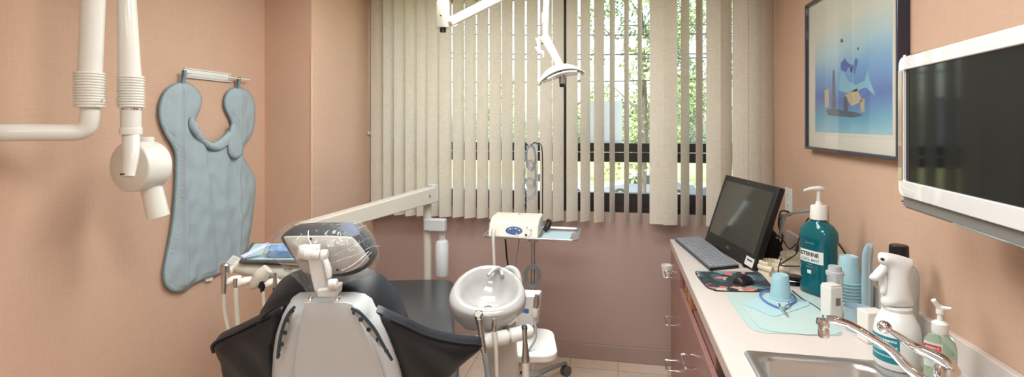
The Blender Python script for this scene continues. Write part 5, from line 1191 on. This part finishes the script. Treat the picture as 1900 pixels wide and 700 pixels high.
def arcpatch(bm, r, a0, a1, z0, z1, M, n_=16):
    A = [[bm.verts.new(M @ Vector((r * math.cos(a), r * math.sin(a), z))) for a in [a0 + (a1 - a0) * i / n_ for i in range(n_ + 1)]] for z in (z0, z1)]
    for i in range(n_): bm.faces.new((A[0][i], A[0][i + 1], A[1][i + 1], A[1][i]))
    return bm
va = math.atan2(-c.y, -c.x)           # towards the camera
MSL = MS @ Matrix.Rotation(va, 4, 'Z')
bm = BM(); arcpatch(bm, .0541, -1.45, .12, .02, hb_ - .055, MSL); lb_ = obj('teal_label', bm, mat('label_teal', (30, 122, 134), .4), sb_, smooth=60)
M_lt = mat('label_print', (196, 224, 226), .5)
rnd = random.Random(5)
for k in range(12):   # fine print as rows of short dashes
    bm = BM(); a = -1.35; z = hb_ - .068 - k * .0135
    while a < .02:
        w_ = rnd.uniform(.03, .09); arcpatch(bm, .0544, a, min(a + w_, .04), z, z + (.0035 if k else .006), MSL, 3); a += w_ + .025
    if z > .03: obj('fine_print', bm, M_lt, lb_, smooth=0)
    else: bm.free()
bm = BM(); arcpatch(bm, .0543, .35, .95, hb_ - .07, hb_ - .066, MSL); obj('grey_line', bm, M_steel, sb_, smooth=0)
# ---- hand gel pump
c = P(1744, 640, 1.33); MG = Matrix.Translation((c.x, c.y, ZC)) @ rot(-35, 'Z')
gg = thing('hand_gel_bottle', 'clear green hand gel bottle with a white pump near the wall', 'bottle', (c.x, c.y, ZC))
bm = BM(); body(bm, [(.030, .020, 0), (.034, .023, .005), (.034, .023, .095), (.031, .022, .115), (.020, .017, .130), (.014, .014, .136)], MG, 2.8); obj('bottle_body', bm, mat('green_gel', (196, 222, 200), .08, trans=.85, ior=1.36), gg, smooth=60)
bm = BM(); lathe(bm, [(.0165, .132), (.0175, .134), (.0175, .158), (.012, .163), (.006, .165), (.0055, .180), (.0085, .182), (.0085, .194)], MG, 24); pu = obj('pump_collar', bm, M_white, gg)
p_ = Vector((c.x, c.y, ZC + .198)); bm = BM(); tube(bm, [P(1732, 557, 1.33), p_ + Vector((0, 0, .0)), P(1766, 573, 1.31)], [.0055, .0065, .003], 12, smooth=4); obj('pump_nozzle', bm, M_white, pu)
bm = BM(); tube(bm, [(c.x, c.y, ZC + .14), (c.x + .002, c.y, ZC + .012)], .0028, 8); obj('dip_tube', bm, M_white, gg)
bm = BM(); wrapface(bm, -.030, .008, .050, .112, .0006, MG, .034, .023, 2.8); lb_ = obj('clear_label', bm, mat('label_clearish', (206, 214, 208), .3, trans=.2), gg, smooth=40)
bm = BM(); wrapface(bm, -.030, .006, .094, .106, .0009, MG, .034, .023, 2.8); obj('red_band', bm, mat('label_red', (196, 44, 60), .4), lb_, smooth=0)
bm = BM(); wrapface(bm, -.030, .006, .070, .090, .0009, MG, .034, .023, 2.8); bb_ = obj('blue_band', bm, mat('label_blue', (44, 56, 130), .4), lb_, smooth=0)
wtext('Purell', .0145, -.013, .080, .0013, M_white, lb_, M=MG, rx=.034, ry=.023, e=2.8, bold=.0003)
wtext('Advanced', .007, -.012, .1, .0013, M_white, lb_, M=MG, rx=.034, ry=.023, e=2.8)
# ================================================================== BEHIND THE COMPUTER
def jaw(name, label, px, py, rz, s=1.0):
    c = atZ(px, py, ZC); t = thing(name, label, 'dental model', (c.x, c.y, ZC)); M = Matrix.Translation((c.x, c.y, ZC)) @ rot(rz, 'Z') @ Matrix.Scale(s, 4)
    m = mat('plaster_cream', (214, 202, 176), .7, bump_s=80, bump=.3)
    base = [Vector((.036 * math.cos(a), .036 * math.sin(a) * 1.1, 0)) for a in [math.radians(x) for x in range(0, 181, 12)]] + [Vector((-.036, -.02, 0)), Vector((.036, -.02, 0))]
    bm = BM(); loft(bm, [[M @ p for p in base], [M @ (p * .94 + Vector((0, 0, .012))) for p in base], [M @ (p * .84 + Vector((0, 0, .015))) for p in base]]); obj('plaster_base', bm, m, t, bevel=.001)
    arc = [(.029 * math.cos(math.radians(a)), .032 * math.sin(math.radians(a)) - (.0 if 0 < a < 180 else .015)) for a in range(-20, 201, 20)]
    bm = BM(); tube(bm, [M @ Vector((x, y, .019)) for x, y in arc], .0095 * s, 10, smooth=3); obj('gum_ridge', bm, m, t)
    for i, a in enumerate(range(-14, 195, 16)):
        x, y = .029 * math.cos(math.radians(a)), .032 * math.sin(math.radians(a)); bm = BM(); w_ = .0042 if 3 < i < 10 else .0055
        loft(bm, [[M @ Vector((x + w_ * math.cos(q) * k_, y + w_ * math.sin(q) * k_, z)) for q in [j * math.pi / 4 for j in range(8)]] for z, k_ in ((.024, 1), (.034, 1.1), (.038, .6))]); obj('tooth', bm, m, t)
    return t
jaw('plaster_jaw_model', 'cream plaster jaw model standing left of the mouthwash bottle', 1432, 508, 35, 1.5)
jaw('plaster_jaw_model', 'second cream plaster jaw model tucked behind the mouthwash bottle', 1470, 492, -20, 1.5)
c = atZ(1472, 527, ZC); t = thing('black_puck', 'small round black device with a lid beside the mouthwash base', 'device', (c.x, c.y, ZC))
bm = BM(); lathe(bm, [(.036, 0), (.040, .003), (.038, .028), (.030, .034), (.001, .035)], tz(c.x, c.y, ZC + .0005), 28); obj('device_case', bm, M_blackgloss, t)
bm = BM(); lathe(bm, [(.039, .018), (.0405, .019), (.039, .021)], tz(c.x, c.y, ZC), 28, cap=False); obj('trim_ring', bm, M_steel, t)
# black cloth bag
bp2 = Plane(atZ(1432, 480, ZC) + Vector((.04, .05, .0)), -hn)
q = smoothpoly(bp2.casts([(1396, 505), (1400, 470), (1412, 440), (1425, 425), (1440, 432), (1450, 455), (1458, 480), (1460, 500), (1430, 508)]), 3)
bm = BM(); pillow(bm, q, bp2, lambda d, a, b: .045 * (1 - math.exp(-d / .02)) + .006 * noise.noise(Vector((a * 30, b * 30, 2))) * min(1, d / .02), .02, .010)
for v in bm.verts: v.co.z = max(v.co.z, ZC + .001)
tag(obj('black_pouch', bm, mat('black_cloth', (24, 24, 26), .85), smooth=50), 'crumpled black cloth pouch behind the computer screen', 'pouch')
def cable(name, pts, r, m, label): bm = BM(); tube(bm, pts, r, 8, smooth=6); return tag(obj(name, bm, m), label, 'cable')
o_z = P(1465, 395, 2.6)
cable('black_cable', [P(1446, 400, 2.62), P(1450, 392, 2.64), P(1462, 393, 2.66), P(1466, 400, 2.68)], .004, M_black, 'short black cord bent into the wall outlet')
cable('black_cable', [P(1446, 402, 2.60), P(1445, 420, 2.58), P(1452, 440, 2.5), atZ(1447, 462, ZC + .005)], .0045, M_black, 'black cord dropping from the outlet behind the screen')
cable('signal_cable', [P(1440, 436, 2.45), P(1452, 445, 2.4), P(1465, 462, 2.3), P(1480, 452, 2.25), P(1478, 470, 2.2), P(1465, 480, 2.2), P(1448, 492, 2.15), P(1470, 494, 2.1), P(1484, 494, 2.08)], .003, M_black, 'thin black cable tangled above the jaw models')
cable('signal_cable', [P(1476, 466, 2.2), P(1484, 440, 2.3), P(1494, 415, 2.4), P(1505, 405, 2.45), P(1530, 425, 2.4), P(1550, 445, 2.2), P(1568, 470, 2.08), P(1572, 480, 2.06)], .0035, M_black, 'black cable arching behind the mouthwash bottle to the cup stack')
cable('signal_cable', [atZ(1470, 540, ZC + .003), atZ(1490, 556, ZC + .003), atZ(1510, 567, ZC + .003), atZ(1524, 578, ZC + .003), atZ(1527, 590, ZC + .003), atZ(1520, 602, ZC + .003)], .0025, M_black, 'thin black cable lying on the worktop beside the mints mats'.replace('mints', 'mint'))
c = atZ(1521, 600, ZC); bm = BM(); box(bm, (-.010, -.022, .0005), (.010, .022, .012), Matrix.Translation((c.x, c.y, ZC)) @ rot(-20, 'Z')); tag(obj('cable_plug', bm, M_black, bevel=.003), 'small black plug at the end of the cable beside the tap', 'plug')
cable('signal_cable', [P(1450, 480, 2.2), P(1444, 500, 2.15), P(1448, 520, 2.1), atZ(1456, 540, ZC + .003), atZ(1470, 545, ZC + .003)], .0025, M_black, 'thin black wire hanging over the front jaw model')
# grey clamp arm
t = thing('clamp_arm', 'grey jointed clamp arm sticking out beside the outlet', 'arm', P(1448, 402, 2.45))
bm = BM(); tube(bm, [P(1450, 404, 2.45), P(1470, 396, 2.42), P(1495, 392, 2.38), P(1504, 391, 2.36)], [.009, .006, .007, .008], 12, smooth=4); obj('arm_rod', bm, mat('arm_grey', (150, 150, 148), .4), t)
bm = BM(); tube(bm, [P(1449, 400, 2.46), P(1453, 406, 2.45), P(1450, 420, 2.45), P(1447, 436, 2.46), P(1440, 442, 2.47)], [.010, .012, .008, .006, .005], 12, smooth=4); obj('arm_joint', bm, MC['arm_grey'], t)
for px_ in (1508, 1524):
    bm = BM(); lathe(bm, [(.005, -.014), (.011, -.010), (.012, .010), (.006, .014)], axisM(P(px_, 391, 2.36), hd), 16); obj('clamp_knob', bm, mat('knob_blue', (52, 60, 92), .4), t)
# ================================================================== WALL PLATES
def wplate(pxs, name, label, m, det):
    pl_ = Plane((RX - .0005, 2.6, 1.1), (-1, 0, 0)); (a0_, b0_), (a1_, b1_) = pl_.cast(*pxs[0]), pl_.cast(*pxs[1]); a0_, a1_ = sorted((a0_, a1_)); b0_, b1_ = sorted((b0_, b1_))
    t = thing(name, label, 'wall plate', pl_.pt((a0_ + a1_) / 2, b0_)); bm = BM(); prism(bm, rrect(a0_, b0_, a1_, b1_, .004), pl_.M(0, 0, .0008), .006); obj('plate', bm, m, t, bevel=.001)
    if det:
        for f in (.3, .7):
            bm = BM(); cb = b0_ + (b1_ - b0_) * f; ca = (a0_ + a1_) / 2; prism(bm, rrect(ca - .016, cb - .014, ca + .016, cb + .014, .006), pl_.M(0, 0, .006), .0025); so_ = obj('socket', bm, M_white, t, bevel=.001)
            bm = BM(); prism(bm, [(ca - .007, cb - .003), (ca - .004, cb - .003), (ca - .004, cb + .007), (ca - .007, cb + .007)], pl_.M(0, 0, .0083), .0006); obj('slot', bm, M_black, so_, smooth=0)
            bm = BM(); prism(bm, [(ca + .004, cb - .003), (ca + .007, cb - .003), (ca + .007, cb + .007), (ca + .004, cb + .007)], pl_.M(0, 0, .0083), .0006); obj('slot', bm, M_black, so_, smooth=0)
wplate([(1459, 347), (1471, 398)], 'power_outlet', 'white double power outlet on the wall right of the blind', M_white, True)
wplate([(1517, 374), (1537, 437)], 'blank_plate', 'peach painted blank plate on the wall behind the pump', mat('painted_plate', (208, 172, 150), .6), False)
# ================================================================== FRAMED PICTURE
FPX = .883
pic = thing('framed_picture', 'dark framed underwater print in a cream mat on the right wall', 'picture', (RX, 2.35, 1.42))
PP = Plane((FPX, 2.35, 1.42), (-1, 0, 0)); 
ya, yb, za_, zb2 = 1.915, 2.78, 1.418, 2.11
ua, ub = sorted((PP.cast(1493, 270)[0], (Vector((FPX, ya, 1.42)) - PP.O).dot(PP.u)))
va_, vb_ = 0, zb2 - za_
Mo = PP.M(0, 0, -(RX - FPX) + .001); o_ = [(ua, va_), (ub, va_), (ub, vb_), (ua, vb_)]; w_ = .013; i_ = [(ua + w_, va_ + w_), (ub - w_, va_ + w_), (ub - w_, vb_ - w_), (ua + w_, vb_ - w_)]
bm = BM(); frame_ring(bm, o_, i_, Mo, RX - FPX - .001); obj('frame', bm, mat('frame_navy', (34, 38, 58), .3, coat=.4), pic, bevel=.0015)
bm = BM(); prism(bm, i_, PP.M(0, 0, -.022), .006); obj('mat_board', bm, mat('mat_cream', (214, 209, 196), .8), pic, smooth=0)
(p0a, p0b), (p1a, p1b) = PP.cast(1506, 246), (0, 0)
pu0, pu1 = sorted((PP.cast(1506, 240)[0], PP.cast(1646, 240)[0])); pv0, pv1 = .082, .632
sgn_u = 1 if PP.cast(1646, 240)[0] > PP.cast(1506, 240)[0] else -1
art = bpy.data.materials.new('sea_print'); art.use_nodes = True; n = art.node_tree.nodes; l = art.node_tree.links
tc = n.new('ShaderNodeTexCoord'); sx_ = n.new('ShaderNodeSeparateXYZ'); l.new(tc.outputs['Generated'], sx_.inputs[0]); nz = n.new('ShaderNodeTexNoise'); nz.inputs['Scale'].default_value = 2.5; l.new(tc.outputs['Generated'], nz.inputs['Vector'])
m_ = n.new('ShaderNodeMath'); m_.operation = 'MULTIPLY_ADD'; m_.inputs[1].default_value = .22; l.new(nz.outputs[0], m_.inputs[0]); l.new(sx_.outputs[2], m_.inputs[2])
cr = n.new('ShaderNodeValToRGB'); els = [(.06, (150, 196, 206)), (.22, (82, 158, 190)), (.38, (52, 96, 172)), (.55, (92, 150, 200)), (.72, (160, 194, 204)), (.95, (206, 206, 190))]
cr.color_ramp.elements[0].position, cr.color_ramp.elements[0].color = els[0][0], lin(els[0][1]); cr.color_ramp.elements[1].position, cr.color_ramp.elements[1].color = els[-1][0], lin(els[-1][1])
for p_, c_ in els[1:-1]: e = cr.color_ramp.elements.new(p_); e.color = lin(c_)
l.new(m_.outputs[0], cr.inputs[0]); l.new(cr.outputs[0], n['Principled BSDF'].inputs['Base Color']); n['Principled BSDF'].inputs['Roughness'].default_value = .6
bm = BM(); prism(bm, [(pu0, pv0), (pu1, pv0), (pu1, pv1), (pu0, pv1)], PP.M(0, 0, -.016), .0008); pr_ = obj('sea_print', bm, art, pic, smooth=0)
e_ = .012; bm = BM(); frame_ring(bm, [(pu0 - e_, pv0 - e_), (pu1 + e_, pv0 - e_), (pu1 + e_, pv1 + e_), (pu0 - e_, pv1 + e_)], [(pu0 - e_ + .0015, pv0 - e_ + .0015), (pu1 + e_ - .0015, pv0 - e_ + .0015), (pu1 + e_ - .0015, pv1 + e_ - .0015), (pu0 - e_ + .0015, pv1 + e_ - .0015)], PP.M(0, 0, -.016), .0006); obj('mat_line', bm, mat('mat_line', (196, 190, 172), .8), pic, smooth=0)
def motif(name, polys, col):
    bm = BM()
    for L in polys: prism(bm, [PP.cast(*p) for p in L], PP.M(0, 0, -.0150), .0005)
    obj(name, bm, mat(name, col, .7), pr_, smooth=0)
def rel(L): return L
motif('printed_fish', [[(1550, 150), (1556, 128), (1566, 150), (1580, 158), (1596, 150), (1602, 128), (1606, 150), (1616, 178), (1598, 162), (1580, 170), (1560, 172), (1548, 166)]], (120, 176, 196))
motif('printed_coral', [[(1552, 118), (1560, 108), (1568, 122), (1562, 134), (1553, 130)], [(1570, 132), (1580, 108), (1584, 112), (1578, 138)], [(1564, 116), (1575, 122), (1572, 136)]], (66, 96, 170))
motif('printed_crate', [[(1523, 168), (1531, 165), (1531, 198), (1524, 200)], [(1560, 176), (1582, 164), (1592, 188), (1572, 198)], [(1588, 186), (1596, 182), (1596, 206), (1589, 208)]], (176, 160, 130))
motif('printed_rocks', [[(1525, 205), (1540, 200), (1560, 206), (1580, 208), (1594, 214), (1576, 218), (1550, 216), (1530, 214)], [(1538, 130), (1541, 130), (1544, 200), (1536, 200)], [(1558, 180), (1564, 180), (1566, 206), (1558, 206)], [(1553, 72), (1557, 74), (1556, 80), (1552, 78)], [(1583, 88), (1586, 88), (1585, 94), (1582, 93)]], (56, 74, 96))
bm = BM(); prism(bm, i_, PP.M(0, 0, -.008), .002); obj('picture_glass', bm, film('picture_glass', clear=.98, rough=.01, bump=0, hz=0, k=.9), pic, smooth=0)
# ================================================================== WALL TELEVISION
dT = Vector((-.0715, -.997, 0)).normalized(); nT = Vector((-.997, .0715, 0)).normalized()
E0 = Vector((.730, 1.575, 1.319)); TP = Plane(E0, nT)      # far lower corner
sU = 1 if TP.u.dot(dT) > 0 else -1
tv = thing('wall_television', 'white framed flat television on a bracket at the right edge', 'television', E0 + dT * .35)
def TU(x): return x * sU
def tpoly(L): L = [(TU(a), b) for a, b in L]; return L if sU > 0 else L[::-1]
TL_, THh = .72, .395
bm = BM(); ob = tpoly(rrect(0, 0, TL_, THh, .018, 5)); ib = tpoly([(x, y) for x, y in rrect(.028, .073, TL_ - .028, THh - .034, .004, 5)])
prism(bm, ob, TP.M(0, 0, -.058), .05); obj('rear_case', bm, mat('tv_grey', (120, 118, 114), .35), tv, bevel=.006)
bm = BM(); ring_o = tpoly(rrect(.0, .032, TL_, THh, .022, 5)); frame_ring(bm, ring_o, ib, TP.M(0, 0, -.010), .012)
bz_ = obj('white_bezel', bm, mat('tv_white', (212, 209, 207), .22, coat=.6), tv, bevel=.002)
bm = BM(); prism(bm, tpoly([(.0265, .072), (TL_ - .0265, .072), (TL_ - .0265, THh - .033), (.0265, THh - .033)]), TP.M(0, 0, -.011), .006); obj('screen', bm, M_screen, tv, smooth=0)
# clear acrylic strip at the far side, lower lip and chrome edge
bm = BM(); prism(bm, tpoly([(.004, .074), (.027, .074), (.027, THh - .034), (.004, THh - .034)]), TP.M(0, 0, .002), .0025); obj('bronze_strip', bm, mat('strip_bronze', (150, 128, 108), .12, coat=.8, spec=.8), tv, bevel=.0008)
bm = BM(); tube(bm, [TP.pt(TU(x), y, -.012) for x, y in [(.10, THh + .001), (.03, THh + .001), (.006, THh - .004), (-.001, THh - .02), (-.002, .06), (-.001, .035), (.01, .022), (.05, .008), (TL_, .0)]], .0035, 8, smooth=4); obj('chrome_edge', bm, M_chrome, tv)
# sloping lip underneath
bm = BM(); f0 = [(0.055, .034), (TL_ - .02, .034)]
loft(bm, [[TP.pt(TU(.06), .040, .000), TP.pt(TU(.06), .012, -.022), TP.pt(TU(.06), .006, -.045), TP.pt(TU(.06), .035, -.045)], [TP.pt(TU(TL_ - .01), .040, .000), TP.pt(TU(TL_ - .01), .012, -.022), TP.pt(TU(TL_ - .01), .006, -.045), TP.pt(TU(TL_ - .01), .035, -.045)]]); obj('lower_lip', bm, mat('lip_brown', (168, 148, 132), .25, coat=.4), tv, bevel=.004)
bm = BM(); prism(bm, tpoly([(.015, .058), (.03, .040), (.085, .036), (.088, .052)]), TP.M(0, 0, .0005), .0022); obj('corner_grip', bm, mat('grip_white', (206, 202, 200), .3), tv, bevel=.001)
bm = BM(); tube(bm, [TP.pt(TU(.05), .006, -.03), TP.pt(TU(.3), -.001, -.03), TP.pt(TU(TL_), -.006, -.03)], .005, 8); obj('lower_rail', bm, mat('rail_steel', (110, 114, 118), .25, metal=.8), tv)
mid = TP.pt(TU(.42), .2, -.05); bm = BM(); box(bm, (mid.x, mid.y - .09, mid.z - .09), (mid.x + .02, mid.y + .09, mid.z + .09)); obj('mount_plate', bm, M_black, tv)
bm = BM(); box(bm, (mid.x + .02, mid.y - .03, mid.z - .03), (RX, mid.y + .03, mid.z + .03)); obj('wall_arm', bm, M_black, tv)
